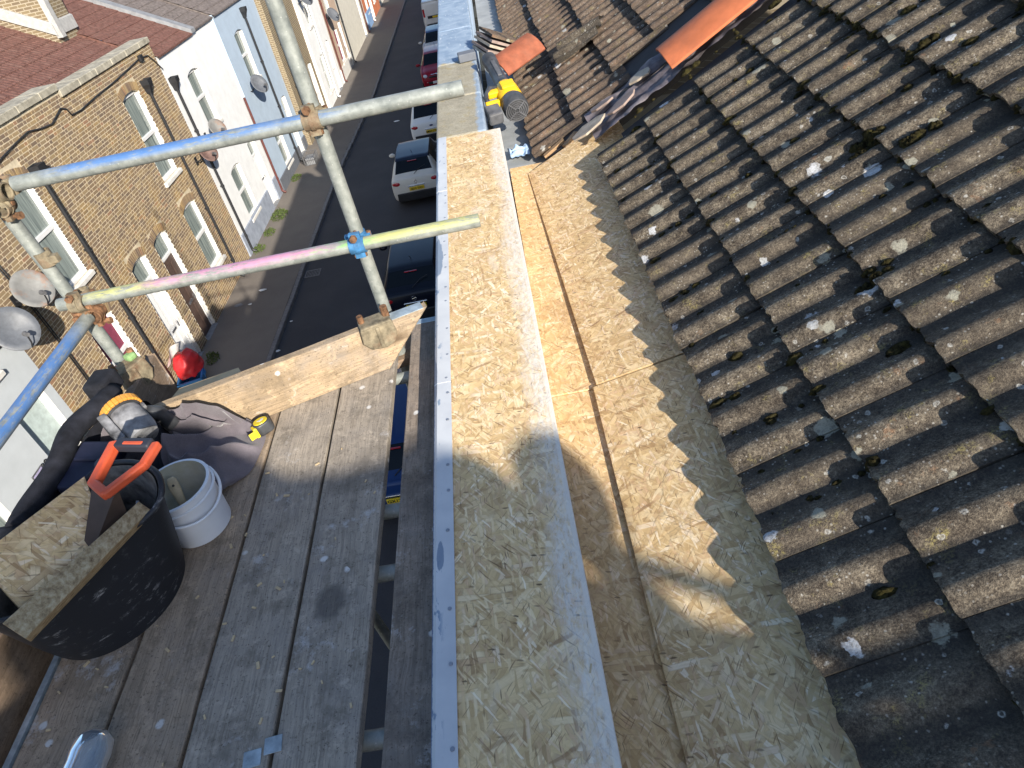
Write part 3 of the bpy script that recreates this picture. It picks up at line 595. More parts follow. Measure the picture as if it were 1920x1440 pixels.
# --- house 38, pale grey render, nearest on the left
HA = house('house', 'pale grey rendered house numbered 38 at the left edge', 5.1, 10.4, 'render_grey', 6.5,
           [('d', 9.28, 10.16, 0.0, 3.0, dict(colr='door_grey', fan=False, panels=False)), ('w', 6.9, 7.95, .95, 2.75, dict(style='cas')), ('w', 6.7, 7.75, 3.85, 5.75), ('w', 8.7, 9.6, 3.85, 5.75)], arch=False)
roofslab(HA, 5.1, 10.4, 6.6, 'roof_red', -.3)
nm = text_mesh('38', 0.20, .006)
place('house_number', nm, HA, Matrix.Translation((.012, 9.10, 2.08)) @ Matrix.Rotation(pi / 2, 4, 'Z') @ Matrix.Rotation(pi / 2, 4, 'X')).data.materials.append(M['black'])
pq = MB().box(0, .022, 8.70, 9.02, 1.94, 2.16).build('plaque', M['greypl'], HA, bevel=.004, seg=1); MB().box(.022, .026, 8.725, 8.995, 1.96, 2.14).build('plaque_face', plain('lilac_plaque', (.42, .38, .56), .5, .4, 0, .35, 30), pq)
# --- the two brick houses: every brick its own block in recessed mortar
def brickhouse(label, y0, y1, ops, ztop, cope_z, others, seed, nind=300):
    rnd = random.Random(seed)
    H = thing('brick_house', label, 'house', Matrix.Translation((XF, 0, 0)))
    rect = [(o[1], o[2], o[3], o[4]) for o in ops]
    mb = MB(); wall_cells(mb, y0, y1, -.2, ztop, rect, -.005); reveals(mb, rect, .16, 1)
    mb.add([(-.005, y0, -.2), (-.005, y0, ztop), (-9, y0, ztop), (-9, y0, -.2)], [(0, 1, 2, 3)]); mb.add([(-.005, y1, -.2), (-9, y1, -.2), (-9, y1, ztop), (-.005, y1, ztop)], [(0, 1, 2, 3)])
    mb.add([(-.3, y0, -.2), (-.3, y1, -.2), (-.3, y1, ztop), (-.3, y0, ztop)], [(0, 1, 2, 3)], 2); mb.add([(-.005, y0, ztop), (-.005, y1, ztop), (-.45, y1, ztop), (-.45, y0, ztop)], [(0, 1, 2, 3)])
    mb.add([(-.45, y0, ztop - 1.2), (-.45, y1, ztop - 1.2), (-.45, y1, ztop), (-.45, y0, ztop)], [(0, 3, 2, 1)])
    for o in ops:
        P = arch_pts(o[1], o[2], o[4], .11)
        for (p, q) in zip(P, P[1:]): mb.prism([(-.016, p[0], p[1]), (-.016, q[0], q[1]), (-.016, q[0], o[4] + .001), (-.016, p[0], o[4] + .001)], (-.13, 0, 0), 0)
    mb.build('wall', [M['mortar'], M['stone_white'], M['dark_void']], H)
    # list bricks: alternate stretchers and headers
    meshes = {}
    def bm(L):
        L = round(L, 3)
        if L not in meshes: meshes[L] = MB().box(-.02, 0, -L / 2, L / 2, -.0285, .0285).mesh('brick', M['brick'])
        return meshes[L]
    items = []; z = .04; row = 0
    arches = []
    for o in ops:
        arches.append((o[1] - .045, o[2] + .045, o[4] - .10, o[4] + .215))
    while z < ztop - .03:
        yy = y0 - (0.17 if row % 2 else 0.0); k = row
        while yy < y1:
            L = .210 if (k % 2 == 0) else .098; L += rnd.uniform(-.004, .004); a, b = yy, yy + L; yy = b + .019; k += 1
            a2, b2 = max(a, y0), min(b, y1)
            for (oa, ob, oc, od) in rect + arches:
                if z + .03 > oc and z - .03 < od:
                    if a2 >= oa and b2 <= ob: a2 = b2
                    elif a2 < oa < b2 <= ob: b2 = oa
                    elif oa <= a2 < ob < b2: a2 = ob
                    elif a2 < oa and b2 > ob: b2 = oa
            if b2 - a2 < .02: continue
            items.append(((a2 + b2) / 2, z, b2 - a2, rnd.uniform(-.002, .002)))
        z += .0757; row += 1
    # soldier bricks over the arches
    sold = MB()
    for o in ops:
        n = int((o[2] - o[1] + .2) / .077); P = arch_pts(o[1] - .04, o[2] + .04, o[4] + .008, .118, n + 1)
        for p, q in zip(P, P[1:]):
            d = Vector((0, q[0] - p[0], q[1] - p[1])); L = d.length; d.normalize(); nn = Vector((0, -d.z, d.y)); c = Vector((-.008 + rnd.uniform(-.002, .002), (p[0] + q[0]) / 2, (p[1] + q[1]) / 2))
            sold.obox(c + nn * .105, (.012, 0, 0), d * (L / 2 - .0045), nn * .100)
    s = sold.build('arch_bricks', M['brick'], H); s['kind'] = 'stuff'
    camp = Vector((0, 0, HZ)); vis = [it for it in items if it[0] > 10.9 and it[1] > 1.0]
    vis.sort(key=lambda it: (Vector((XF, it[0], it[1])) - camp).length); ind = set(id(x) for x in vis[:nind])
    rest = MB()
    for it in items:
        if id(it) in ind and min(abs(it[2] - .210), abs(it[2] - .098)) < .01:
            place('brick', bm(.210 if it[2] > .16 else .098), H, Matrix.Translation((it[3], it[0], it[1])))
        else: rest.box(-.02 + it[3], it[3], it[0] - it[2] / 2, it[0] + it[2] / 2, it[1] - .0285, it[1] + .0285)
    r = rest.build('brickwork', M['brick'], H); r['kind'] = 'stuff'
    for o in ops:
        k, a, b, c, d = o[:5]; e = o[5] if len(o) > 5 else {}
        if k == 'w': window(H, a, b, c, d, True, **e)
        else: door(H, a, b, c, d, **e)
    cs = MB(); y = y0
    while y < y1 - .05:
        e = min(y + .9, y1); cs.box(-.47, .055, y + .004, e - .004, cope_z + rnd.uniform(-.004, .004), cope_z + .15); y = e
    cs.build('coping', M['coping'], H, bevel=.015, seg=1)
    return H
HB1 = brickhouse('yellow brick terraced house with a white front door and a plum curtain downstairs', 10.4, 15.65,
    [('w', 12.15, 13.2, 3.80, 5.93), ('w', 12.1, 13.1, 1.05, 2.92, dict(back='curtain')), ('d', 14.55, 15.42, 0.0, 3.08, dict(colr='door_white'))], 6.80, 6.80, [], 3)
downpipe(HB1, 13.47, 0, 5.65, 'black_pipe')
HB2 = brickhouse('yellow brick terraced house with a brown front door, chimney and hopper', 15.65, 20.9,
    [('w', 18.02, 19.07, 3.80, 5.98), ('w', 18.1, 19.12, 1.02, 2.92), ('d', 15.95, 16.83, 0.0, 3.05, dict(colr='door_brown'))], 6.66, 6.66, [], 5, 250)
downpipe(HB2, 19.47, 0, 5.72, 'black_pipe')
MB().grid(lambda u, v: (.006, 19.35 + u * .9 + .12 * sin(v * 9), 1.0 + v * 4.6), 6, 12).build('cement_patch', plain('cement_smear', (.36, .335, .29), .9, .2, 0, .3, 6, .2), HB2) if False else None
roofslab(HB1, 10.4, 15.65, 6.55, 'roof_red', -.42)
roofslab(HB2, 15.65, 20.9, 6.45, 'roof_red', -.42)
ch = MB().box(-3.45, -1.75, 19.95, 21.05, 7.0, 10.4).build('chimney', M['brick_far'], HB2); MB().prism([(-3.52, 19.90, 8.30), (-1.70, 19.90, 7.36), (-1.70, 19.90, 7.66), (-3.52, 19.90, 8.60)], (0, 1.2, 0)).build('flashing', M['flash'], ch)
MB().box(-1.75, -1.60, 19.93, 20.13, 7.3, 10.4).build('corner_strip', M['flash'], ch)
# --- rendered houses further along
def std_ops(y0, sh=0.0, zup=(3.85, 5.48), zlo=(.72, 2.42), door_=None):
    return [('w', y0 + 1.5, y0 + 2.53, zup[0] + sh, zup[1] + sh), ('w', y0 + 1.45, y0 + 2.5, zlo[0] + sh, zlo[1] + sh)] + ([('d', y0 + 3.9, y0 + 4.75, 0.0, 2.55, dict(colr=door_))] if door_ else [])
HC = house('house', 'bright white rendered house next to the brick pair', 20.9, 26.3, 'render_white', 6.28, std_ops(20.9, 0, door_='door_white'), 'plinth', .75)
downpipe(HC, 21.16, 0, 5.35, 'black_pipe'); downpipe(HC, 26.2, 0, 3.7, 'red_pipe', False)
roofslab(HC, 20.9, 24.0, 6.27, 'roof_red', .06); MB().prism([(.1, 23.95, 6.28), (.1, 23.95, 6.40), (-5, 23.95, 9.10), (-5, 23.95, 8.96)], (0, .36, 0)).build('verge', M['cement'], HC)
r = roofslab(HC, 24.3, 26.32, 6.33, 'roof_grey', .06)
HD = house('house', 'pale blue rendered house with a black downpipe', 26.3, 31.75, 'render_blue', 6.4, [('w', 27.75, 28.85, 3.85, 5.55), ('w', 27.8, 28.8, .5, 2.2), ('d', 30.3, 31.1, 0, 2.5, dict(colr='door_white'))], 'plinth_dark', .5)
downpipe(HD, 29.6, 0, 5.75, 'black_pipe'); roofslab(HD, 26.3, 31.75, 6.36, 'roof_grey', .06)
HE = house('house', 'narrow golden brick house behind the tall scaffold standard', 31.75, 37.0, 'brick_far', 6.6, std_ops(31.75, -.1, door_='door_white'))
downpipe(HE, 32.4, 0, 5.4, 'black_pipe', False); roofslab(HE, 31.75, 37.0, 6.5, 'roof_grey', .06)
HF = house('house', 'white rendered house with a pale grey downpipe', 37.0, 42.1, 'render_white', 6.6, std_ops(36.6, -.1, door_='door_white'))
downpipe(HF, 39.1, 0, 5.6, 'white_pipe', False, .09, .05); roofslab(HF, 37.0, 42.1, 6.5, 'roof_grey', .06)
HG = house('house', 'tan rendered house between white and cream houses', 42.1, 46.7, 'render_tan', 6.6, [('w', 43.4, 44.6, 3.4, 5.3), ('w', 43.6, 44.7, .75, 2.5, dict(back='curtain')), ('d', 45.5, 46.3, 0, 2.6, dict(colr='door_brown'))], 'stone_white', .7)
downpipe(HG, 42.25, 0, 6.2, 'red_pipe', False); roofslab(HG, 42.1, 46.7, 6.5, 'roof_grey', .06)
HH = house('house', 'wide cream rendered house with blank front', 46.7, 57.0, 'render_cream', 5.9, [('d', 54.5, 55.4, 0, 2.5, dict(colr='door_white')), ('w', 48.6, 49.7, 3.6, 5.2)])
downpipe(HH, 46.9, 0, 5.6, 'black_pipe', False); downpipe(HH, 55.9, 0, 5.6, 'red_pipe', False); roofslab(HH, 46.7, 57, 5.9, 'roof_grey', .06)
HI = house('house', 'orange red brick house with a blue base', 57.0, 66.5, 'render_red', 6.4, [('w', 58.4, 59.5, 3.6, 5.2), ('w', 58.4, 59.5, .9, 2.5), ('w', 63.0, 64.1, .9, 2.5), ('w', 63.0, 64.1, 3.6, 5.2), ('d', 61, 61.9, 0, 2.5, dict(colr='door_white'))])
downpipe(HI, 60.2, 0, 6.0, 'white_pipe', False); MB().box(.0, .06, 57.0, 59.9, 0, 1.1).build('plinth', M['door_blue'], HI); roofslab(HI, 57, 66.5, 6.4, 'roof_red', .06)
for (a, b, w, lb) in ((66.5, 74, 'render_cream', 'small cream house beyond the orange brick house'), (74, 82, 'brick_far', 'golden brick house far down the street'), (82, 92, 'render_white', 'white house at the far end of the street'), (92, 110, 'render_red', 'furthest red brick house at the street end')):
    h = house('house', lb, a, b, w, 6.3, std_ops(a, 0, door_='door_brown')); roofslab(h, a, b, 6.3, 'roof_grey', .06)
# --- telephone cable pinned along the brick fronts
cab = [(12.0, 6.2), (12.83, 6.36), (13.4, 6.43), (13.96, 6.48), (14.39, 6.40), (14.81, 6.36), (15.38, 6.51), (15.57, 6.44), (15.64, 6.29), (16.07, 6.27), (16.83, 6.32), (18.04, 6.36), (19.48, 6.45), (19.91, 6.48), (20.43, 6.43), (20.71, 6.20), (20.95, 5.95)]
c_ = thing('cable', 'sagging black cable pinned across the brick house fronts below the coping', 'cable', Matrix.Translation((XF + .03, 0, 0)))
MB().path([(0, a, b) for a, b in cab], .016, 6).build('wire', M['black_pipe'], c_, smooth=True); MB().box(-.02, .06, 19.83, 20.02, 6.40, 6.55).build('junction_box', M['black'], c_, bevel=.01, seg=1)
c2 = thing('cable', 'thin pair of dark cables running down the brick beside house 38', 'cable', Matrix.Translation((XF + .02, 0, 0)))
for d in (0, .06): MB().path([(0, 11.0 - .0 + d, 5.6), (0, 11.15 + d, 4.6), (0, 11.2 + d, 3.6), (0, 11.22 + d, 1.0)], .011, 6).build('wire', M['black_pipe'], c2, smooth=True)
# --- satellite dishes
def sat_dish(y, z, r, mat, label, az=-35, el=30, x=0.42):
    T = thing('satellite_dish', label, 'satellite dish', Matrix.Translation((XF + bend(y), y, z)), 'satellite dishes on the house fronts')
    Rm = Matrix.Rotation(radians(az), 3, 'Z') @ Matrix.Rotation(radians(90 - el), 3, 'Y'); c = Vector((x, 0, 0))
    d = MB(); prof = [(0.001, 0), (r * .35, .016), (r * .7, .055), (r * .98, .105), (r, .112), (r * .985, .122), (r * .68, .066), (r * .33, .028), (.001, .012)]
    d.lathe([(a, b) for a, b in prof], c, 28, 0, (1.0, 0.9), None, Rm); d.build('reflector', M[mat], T, smooth=True)
    foc = c + Rm @ Vector((r * .55, 0, r * 1.05)); base = c + Rm @ Vector((r * .98, 0, .1))
    MB().path([base, base + (foc - base) * .55 + Rm @ Vector((.05, 0, 0)), foc], .013, 8).build('feed_arm', M['black'], T)
    dirn = (c - foc).normalized(); MB().tube(foc - dirn * .05, foc + dirn * .07, .035, 12, .045).build('receiver', M['greypl'], T, smooth=True, auto=40)
    MB().path([c - Rm @ Vector((0, 0, .02)), Vector((x * .45, 0, -.10)), Vector((x * .3, 0, -.16)), Vector((.01, 0, -.16))], .02, 8).box(0, .02, -.07, .07, -.27, -.03).build('bracket', M['black'], T)
    return T
sat_dish(10.95, 4.56, .36, 'dish_rust', 'large rust streaked satellite dish on the brick wall')
sat_dish(10.02, 4.32, .40, 'dish', 'large plain grey satellite dish at the left edge of the frame')
sat_dish(21.75, 3.92, .30, 'dish_rust', 'yellowed satellite dish just above the upper blue rail')
sat_dish(20.35, 3.66, .30, 'dish_brown', 'brown satellite dish just below the upper blue rail')
sat_dish(27.15, 3.82, .36, 'dish', 'grey satellite dish on the pale blue house')
sat_dish(37.1 + .3, 5.05, .40, 'dish', 'grey satellite dish high on the far white house')
sat_dish(42.6, 3.40, .40, 'dish', 'dark grey satellite dish on the tan house')
# --- small street things
gt = thing('drain_grate', 'cast iron drain grate in the road beside the kerb', 'drain', Matrix.Translation((-6.72, 19.0, -.105)))
fr = MB().box(-.24, .24, -.22, -.19, 0, .012).box(-.24, .24, .19, .22, 0, .012).box(-.24, -.21, -.19, .19, 0, .012).box(.21, .24, -.19, .19, 0, .012).build('frame', M['kerb'], gt)
bar = MB().box(-.005, .014, -.19, .19, -.01, .008).mesh('bar', M['kerb'])
for k in range(8): place('bar', bar, gt, Matrix.Translation((-.175 + k * .05, 0, 0)))
MB().box(-.21, .21, -.19, .19, -.004, .0).build('pit', M['dark_void'], gt)
def leafclump(mb, c, r, h, n, rn):
    for _ in range(n):
        a = rn.uniform(0, 2 * pi); q = r * sqrt(rn.random()); p = Vector((c[0] + q * cos(a), c[1] + q * sin(a) * 1.6, c[2] + h * rn.random() * (1.15 - q / r)))
        u = Vector((rn.uniform(-1, 1), rn.uniform(-1, 1), rn.uniform(-.2, 1))).normalized(); w = u.orthogonal().normalized(); l = rn.uniform(.03, .08)
        mb.add([p, p + u * l * .5 + w * l * .3, p + u * l, p + u * l * .5 - w * l * .3], [(0, 1, 2, 3)])
rn = random.Random(4)
for (x, y, r, h, n, lb) in ((-8.78, 23.9, .30, .30, 420, 'largest green weed growing at the foot of the white house'), (-8.86, 22.5, .20, .22, 200, 'small green weed between two others at the wall foot'), (-8.95, 21.3, .20, .2, 180, 'low yellowish weed at the corner of brick and white house'), (-8.85, 27.6, .22, .2, 200, 'green weed at the foot of the pale blue house'), (-8.72, 14.9, .16, .26, 200, 'green weed beside the red bag and white door')):
    mb = MB(); leafclump(mb, (0, 0, 0), r, h, n, rn); st = MB()
    T = thing('weed', lb, 'weed', Matrix.Translation((x, y, 0)), 'weeds at the foot of the fronts'); mb.build('foliage', M['leaf'], T)
    for k in range(5): a = rn.uniform(0, 6.28); st.tube((0, 0, 0), (r * .6 * cos(a), r * .8 * sin(a), h * .8), .006, 5, .002)
    st.build('stem', M['leaf'], T)
for (x, y, s, lb) in ((-8.15, 18.3, .13, 'white paper scrap on the sunlit pavement'), (-8.35, 17.55, .07, 'small white scrap on the shaded pavement'), (-8.75, 17.62, .15, 'grey flattened scrap near the brick wall'), (-6.88, 16.3, .05, 'tiny white scrap in the gutter of the road'), (-7.0, 14.9, .09, 'white scrap at the kerb above the toe board'), (-5.0, 33.0, .15, 'white scrap in the middle of the road')):
    z = 0.006 if x < -7.15 else -.104
    mb = MB(); pts = [(s * (0.7 + .4 * rn.random()) * cos(k * 1.05), s * .6 * (0.7 + .4 * rn.random()) * sin(k * 1.05), .01 * rn.random()) for k in range(6)]
    mb.prism(pts, (0, 0, .012)); tag(mb.build('litter', M['white_pl' if 'grey' not in lb else 'cement'], None, Matrix.Translation((x, y, z))), lb, 'litter', 'litter in the street')
# recycling crate and red bag by the white door
rc = thing('recycling_crate', 'blue recycling crate on the pavement under the red bag', 'crate', Matrix.Translation((-8.78, 13.75, 0)) @ Matrix.Rotation(.25, 4, 'Z'))
cr = MB(); 
for (w0, w1, z0, z1) in ((.21, .26, .03, .40),):
    a = [(-w0, -w0 * 1.3, z0), (w0, -w0 * 1.3, z0), (w0, w0 * 1.3, z0), (-w0, w0 * 1.3, z0)]; b = [(-w1, -w1 * 1.3, z1), (w1, -w1 * 1.3, z1), (w1, w1 * 1.3, z1), (-w1, w1 * 1.3, z1)]
    cr.add(a + b, [(0, 1, 5, 4), (1, 2, 6, 5), (2, 3, 7, 6), (3, 0, 4, 7), (3, 2, 1, 0)])
cr.build('body', M['blue_bin'], rc)
rm = MB()
for s in (-1, 1): rm.box(s * .285 - .025, s * .285 + .025, -.37, .37, .385, .43).box(-.31, .31, s * .35 - .025, s * .35 + .025, .385, .43)
rm.build('rim', M['blue_bin'], rc); MB().box(.30, .33, -.12, .12, .30, .38).build('handle', M['blue_bin'], rc)
bg = MB(); rn2 = random.Random(9)
from mathutils import noise as mn
def bagp(u, v):
    a = 2 * pi * u; t = v; r = .33 * (1 - .35 * t ** 3) * (1 + .16 * mn.noise(Vector((cos(a) * 2, sin(a) * 2, t * 4))) ); z = .0 + .50 * t + .06 * mn.noise(Vector((cos(a) * 3, sin(a) * 3, 5)))
    if t > .97: r *= .05
    return (r * cos(a) * .95, r * sin(a) * 1.15, z)
bg.grid(bagp, 40, 22, close_u=True); b = bg.build('rubbish_bag', M['red_bag'], None, Matrix.Translation((-8.82, 13.95, .42)), smooth=True); tag(b, 'crumpled red bag on top of the blue recycling crate', 'bag')
mb = MB(); mb.grid(lambda u, v: (-.30 + .07 * v + .03 * sin(9 * u), -.35 + .85 * u, .40 + .16 * sin(3 * u) * v + .12 * v), 14, 5); MB_ = mb.build('bag_neck', M['white_pl'], b, smooth=True)
pl = thing('planter', 'grey wire basket on the pavement by the pale blue house', 'basket', Matrix.Translation((-8.45, 29.2, 0)))
w_ = MB()
for k in range(7):
    for s in (-1, 1): w_.tube((-.22 + k * .073, s * .3, 0), (-.24 + k * .08, s * .34, .42), .01, 5); w_.tube((s * .24, -.3 + k * .1, 0), (s * .26, -.34 + k * .113, .42), .01, 5)
for z in (.02, .22, .42):
    for s in (-1, 1): w_.tube((-.25, s * .33, z), (.25, s * .33, z), .012, 5); w_.tube((s * .25, -.33, z), (s * .25, .33, z), .012, 5)
w_.build('cage', M['greypl'], pl); MB().box(-.2, .2, -.28, .28, 0, .28).build('filling', M['cement'], pl, bevel=.03)
# ================================================================= CARS
def crom(P, t):
    n = len(P) - 1; i = min(int(t), n - 1); f = t - i; p0, p1, p2, p3 = P[max(i - 1, 0)], P[i], P[i + 1], P[min(i + 2, n)]
    return [0.5 * (2 * b + (c - a) * f + (2 * a - 5 * b + 4 * c - d) * f * f + (3 * b - a - 3 * c + d) * f ** 3) for a, b, c, d in zip(p0, p1, p2, p3)]
def car(name, label, cat, xc, yr, flip, body, roofm, L=4.2, H=1.55, Wd=.88, plate=None, plate_col='pl_y', roof_y=None, van=False, emblem='ring'):
    """yr = y of the bumper nearest the camera; flip: nose towards the camera"""
    Mx = Matrix.Translation((xc + bend(yr + 2), yr, -.11))
    T = thing(name, label, cat, Mx, 'cars parked along the kerb')
    s = L / 4.2; zw = .96 if not van else 1.15
    if van: st = [(0, 1.72, .78, .84, .42), (.04, 1.85, .80, .88, .32), (.12, 1.92, .80, .90, .28), (1.6, 1.95, .80, .91, .24), (3.0, 1.93, .80, .91, .24), (3.75, 1.25, .76, .9, .25), (4.1, 1.02, .72, .86, .28), (4.3, .75, .66, .78, .34)]
    else: st = [(0, 1.0, .70, .77, .36), (.04, 1.06, .74, .84, .28), (.13, 1.10, .74, .87, .24), (.60, H - .07, .62, .885, .22), (1.0, H - .01, .62, .89, .22), (1.9, H, .62, .89, .22), (2.55, H - .06, .60, .89, .22), (3.25, 1.05, .70, .88, .22), (3.9, .90, .68, .85, .25), (4.13, .78, .64, .78, .3), (4.2, .64, .60, .70, .36)]
    kx = Wd / .89
    secs = []
    for (yy, zt, wt, wb, zb) in st:
        zz = min(zw, zt - .05)
        half = [(wb * .82, zb), (wb * .97, zb + .12), (wb, (zb + zz) / 2 + .06), (wb * .965, zz), (wt * .985 + .02, zt - .055), (wt * .80, zt - .008), (0.0, zt)]
        ring = [(x * kx, z) for x, z in half] + [(-x * kx, z) for x, z in reversed(half[:-1])]
        secs.append((yy * s, ring))
    US, UP = 4, 3; ns = (len(secs) - 1) * US + 1; npn = (13 - 1) * UP + 1
    def pt(i, j):
        t = i / US; ring = []
        rows = [[y_] + [q for p in r_ for q in p] for y_, r_ in secs]; v = crom(rows, t); y_ = v[0]; pts = [(v[1 + 2 * k], v[2 + 2 * k]) for k in range(13)]
        x, z = crom([list(p) for p in pts], j / UP); return (x, (L - y_) if flip else y_, z)
    V = [[pt(i, j) for j in range(npn)] for i in range(ns)]
    parts = {'body': MB(), 'roof_panel': MB(), 'rear_window': MB(), 'windscreen': MB(), 'side_window': MB(), 'side_window_': MB()}
    g0, g1 = (2, 3) if not van else (0, 0); w0, w1 = (6, 7) if not van else (4, 5)
    for i in range(ns - 1):
        for j in range(npn - 1):
            a = i / US; b = j / UP; q = 'body'
            top = 4 <= b < 8
            if not van and g0 + .2 <= a < g1 and 4.6 < b < 7.3: q = 'rear_window'
            elif w0 <= a < w1 and 4.3 < b < 7.6: q = 'windscreen'
            elif (g1 if not van else 2.5) + .5 <= a < w0 + .6 and (3 <= b < 4 or 8 <= b < 9): q = 'side_window' if b < 6 else 'side_window_'
            elif (g1 - .001 <= a < w0) and top: q = 'roof_panel'
            f = [V[i][j], V[i + 1][j], V[i + 1][j + 1], V[i][j + 1]]
            if flip: f.reverse()
            parts[q].add(f, [(3, 2, 1, 0)])
    for i in (0, ns - 1):
        r = V[i]; parts['body'].add(r, [tuple(range(npn))])
    objs = {}
    for q, mb in parts.items():
        if mb.v:
            me = mb.mesh(q, M['carglass'] if 'wind' in q else M[roofm] if q == 'roof_panel' else M[body])
            bmx = bmesh.new(); bmx.from_mesh(me); bmesh.ops.remove_doubles(bmx, verts=bmx.verts, dist=1e-4); bmesh.ops.recalc_face_normals(bmx, faces=bmx.faces); bmx.to_mesh(me); bmx.free()
            me.polygons.foreach_set('use_smooth', [True] * len(me.polygons)); me.set_sharp_from_angle(angle=radians(50))
            objs[q] = place(q.rstrip('_'), me, T)
    yo = lambda y_: (L - y_) if flip else y_
    for yy in (.78 * s, 3.4 * s):
        for sx in (-1, 1):
            yv = yo(yy); w = MB().tube((sx * .66 * kx, yv, .33), (sx * .87 * kx, yv, .33), .33, 22).build('wheel', M['tyre'], T, bevel=.02)
            MB().tube((sx * .86 * kx, yv, .33), (sx * .885 * kx, yv, .33), .21, 14).build('rim', M['rim'], w)
    dirn = -1          # the end that faces the camera is y = 0
    yb = 0.0
    bp = MB().prism([(-.80 * kx, .10, .26), (-.72 * kx, -.035, .26), (.72 * kx, -.035, .26), (.80 * kx, .10, .26), (.72 * kx, .3, .26), (-.72 * kx, .3, .26)], (0, 0, .30)).build('bumper', M['black' if not flip else body], T, bevel=.03)
    if flip:
        MB().box(-.5 * kx, .5 * kx, -.045, .02, .33, .46).build('grille', M['black'], T, bevel=.02); MB().box(-.42, .42, -.02, .02, .62, .70).build('upper_grille', M['black'], T, bevel=.02)
        for sx in (-1, 1):
            MB().ell((sx * .60 * kx, .16, .70), (.17, .16, .10), 14, 8).build('headlight', M['head'], T, smooth=True); MB().ell((sx * .56 * kx, .0, .44), (.07, .04, .05), 10, 6).build('fog_light', M['head'], T, smooth=True)
    else:
        for sx in (-1, 1):
            if van: MB().box(sx * .80 - .06, sx * .80 + .06, -.015, .06, 1.0, 1.5).build('tail_light', M['tail'], T, bevel=.02)
            else: MB().ell((sx * .665 * kx, .07, .90), (.17, .10, .095), 16, 8).build('tail_light', M['tail'], T, smooth=True)
    if plate_col:
        pz = .68 if not flip else .40
        if van: pz = .95; MB().box(-.6, .6, -.03, .0, .88, 1.04).build('plate_strip', M['black'], T)
        p = MB().box(-.26, .26, -.062, -.03, pz - .056, pz + .056).build('number_plate', M[plate_col], T, bevel=.004, seg=1)
        if plate: me = text_mesh(plate, .105, .002, True); me.materials.append(M['black']); place('lettering', me, p, Matrix.Translation((0, -.066, pz)) @ Matrix.Rotation(pi / 2, 4, 'X'))
    if not van: 
        MB().box(-.30, .30, -.04, .02, .765, .795).build('trim_bar', M['chrome'], T, bevel=.008)
    ez = .90 if not flip else .78
    if emblem == 'ring': e = MB().lathe([(.055, 0), (.07, .0), (.07, .012), (.055, .012), (.055, 0)], (0, 0, 0), 18).tube((-.055, -.01, .006), (.055, .01, .006), .009, 6).build('emblem', M['chrome'], T, Matrix.Translation((0, -.012, ez)) @ Matrix.Rotation(pi / 2, 4, 'X'))
    elif emblem == 'lozenge':
        e = MB()
        P = [(0, .075), (.045, 0), (0, -.075), (-.045, 0)]
        for k in range(4): e.tube((P[k][0], P[k][1], 0), (P[(k + 1) % 4][0], P[(k + 1) % 4][1], 0), .011, 6)
        e.build('emblem', M['chrome'], T, Matrix.Translation((0, -.012, ez)) @ Matrix.Rotation(pi / 2, 4, 'X'))
    elif emblem == 'oval': MB().ell((0, -.01, ez), (.075, .015, .032), 14, 6).build('emblem', M['p_blue'], T, smooth=True)
    elif emblem == 'shield': MB().prism([(-.05, -.02, ez + .05), (.05, -.02, ez + .05), (.045, -.02, ez - .01), (0, -.02, ez - .06), (-.045, -.02, ez - .01)], (0, .02, 0)).build('emblem', M['chrome'], T)
    my = yo((2.75 if not van else 3.2) * s)
    for sx in (-1, 1): MB().ell((sx * 1.0 * kx, my, 1.02), (.12, .06, .075), 12, 8).build('mirror', M[body], T, smooth=True)
    if not van and not flip:
        yy = .30 * s; MB().path([(0, .12, 1.12), (.22, .27, 1.24), (.42, .34, 1.29)], .010, 6).build('wiper', M['black'], T)
        MB().box(-.16, .16, .50 * s, .53 * s, H - .105, H - .085).build('brake_light', M['tail'], T)
    MB().path([(.35, yo(1.1 * s), H - .0), (.35, yo(1.02 * s), H + .10), (.35, yo(.90 * s), H + .16)] if False else [(0, yo(1.05 * s), H + .0), (0, yo(.92 * s), H + .12)], .008, 6).build('aerial', M['black'], T)
    return T
car('parked_car', 'black hatchback nearest behind the toe board, plate GF61 NLJ', 'car', -3.02, 14.75, False, 'p_black', 'p_black', 4.4, 1.46, .90, 'GF61 NLJ', emblem='ring')
car('parked_car', 'ivory hatchback with a dark roof, plate GJ14 YAU', 'car', -3.36, 22.55, False, 'p_cream', 'p_roof', 4.1, 1.55, .88, 'GJ14 YAU', emblem='lozenge')
car('parked_car', 'white tall hatchback beyond the ivory dark roofed car', 'car', -3.10, 28.35, False, 'p_white', 'p_white', 4.5, 1.66, .91, 'LM63 CWA', emblem='oval')
car('parked_car', 'crimson car parked with its bonnet facing the scaffold', 'car', -3.12 - .3, 37.0, True, 'p_red', 'p_red', 4.0, 1.5, .86, None, 'pl_w', emblem='shield')
car('parked_car', 'dark blue car parked behind the crimson car', 'car', -3.2 - .3, 42.3, True, 'p_silver', 'p_blue', 4.2, 1.5, .87, None, emblem='none')
car('parked_van', 'white van furthest up the street with dark plate strip', 'van', -3.35 - .35, 51.6, False, 'p_white', 'p_white', 5.0, 1.95, .92, None, van=True, emblem='none')
car('parked_car', 'blue car glimpsed through the gap between the boards, plate ending LKO', 'car', -3.0, 8.25, False, 'p_blue', 'p_blue', 4.2, 1.5, .88, 'GX12 LKO', emblem='none')
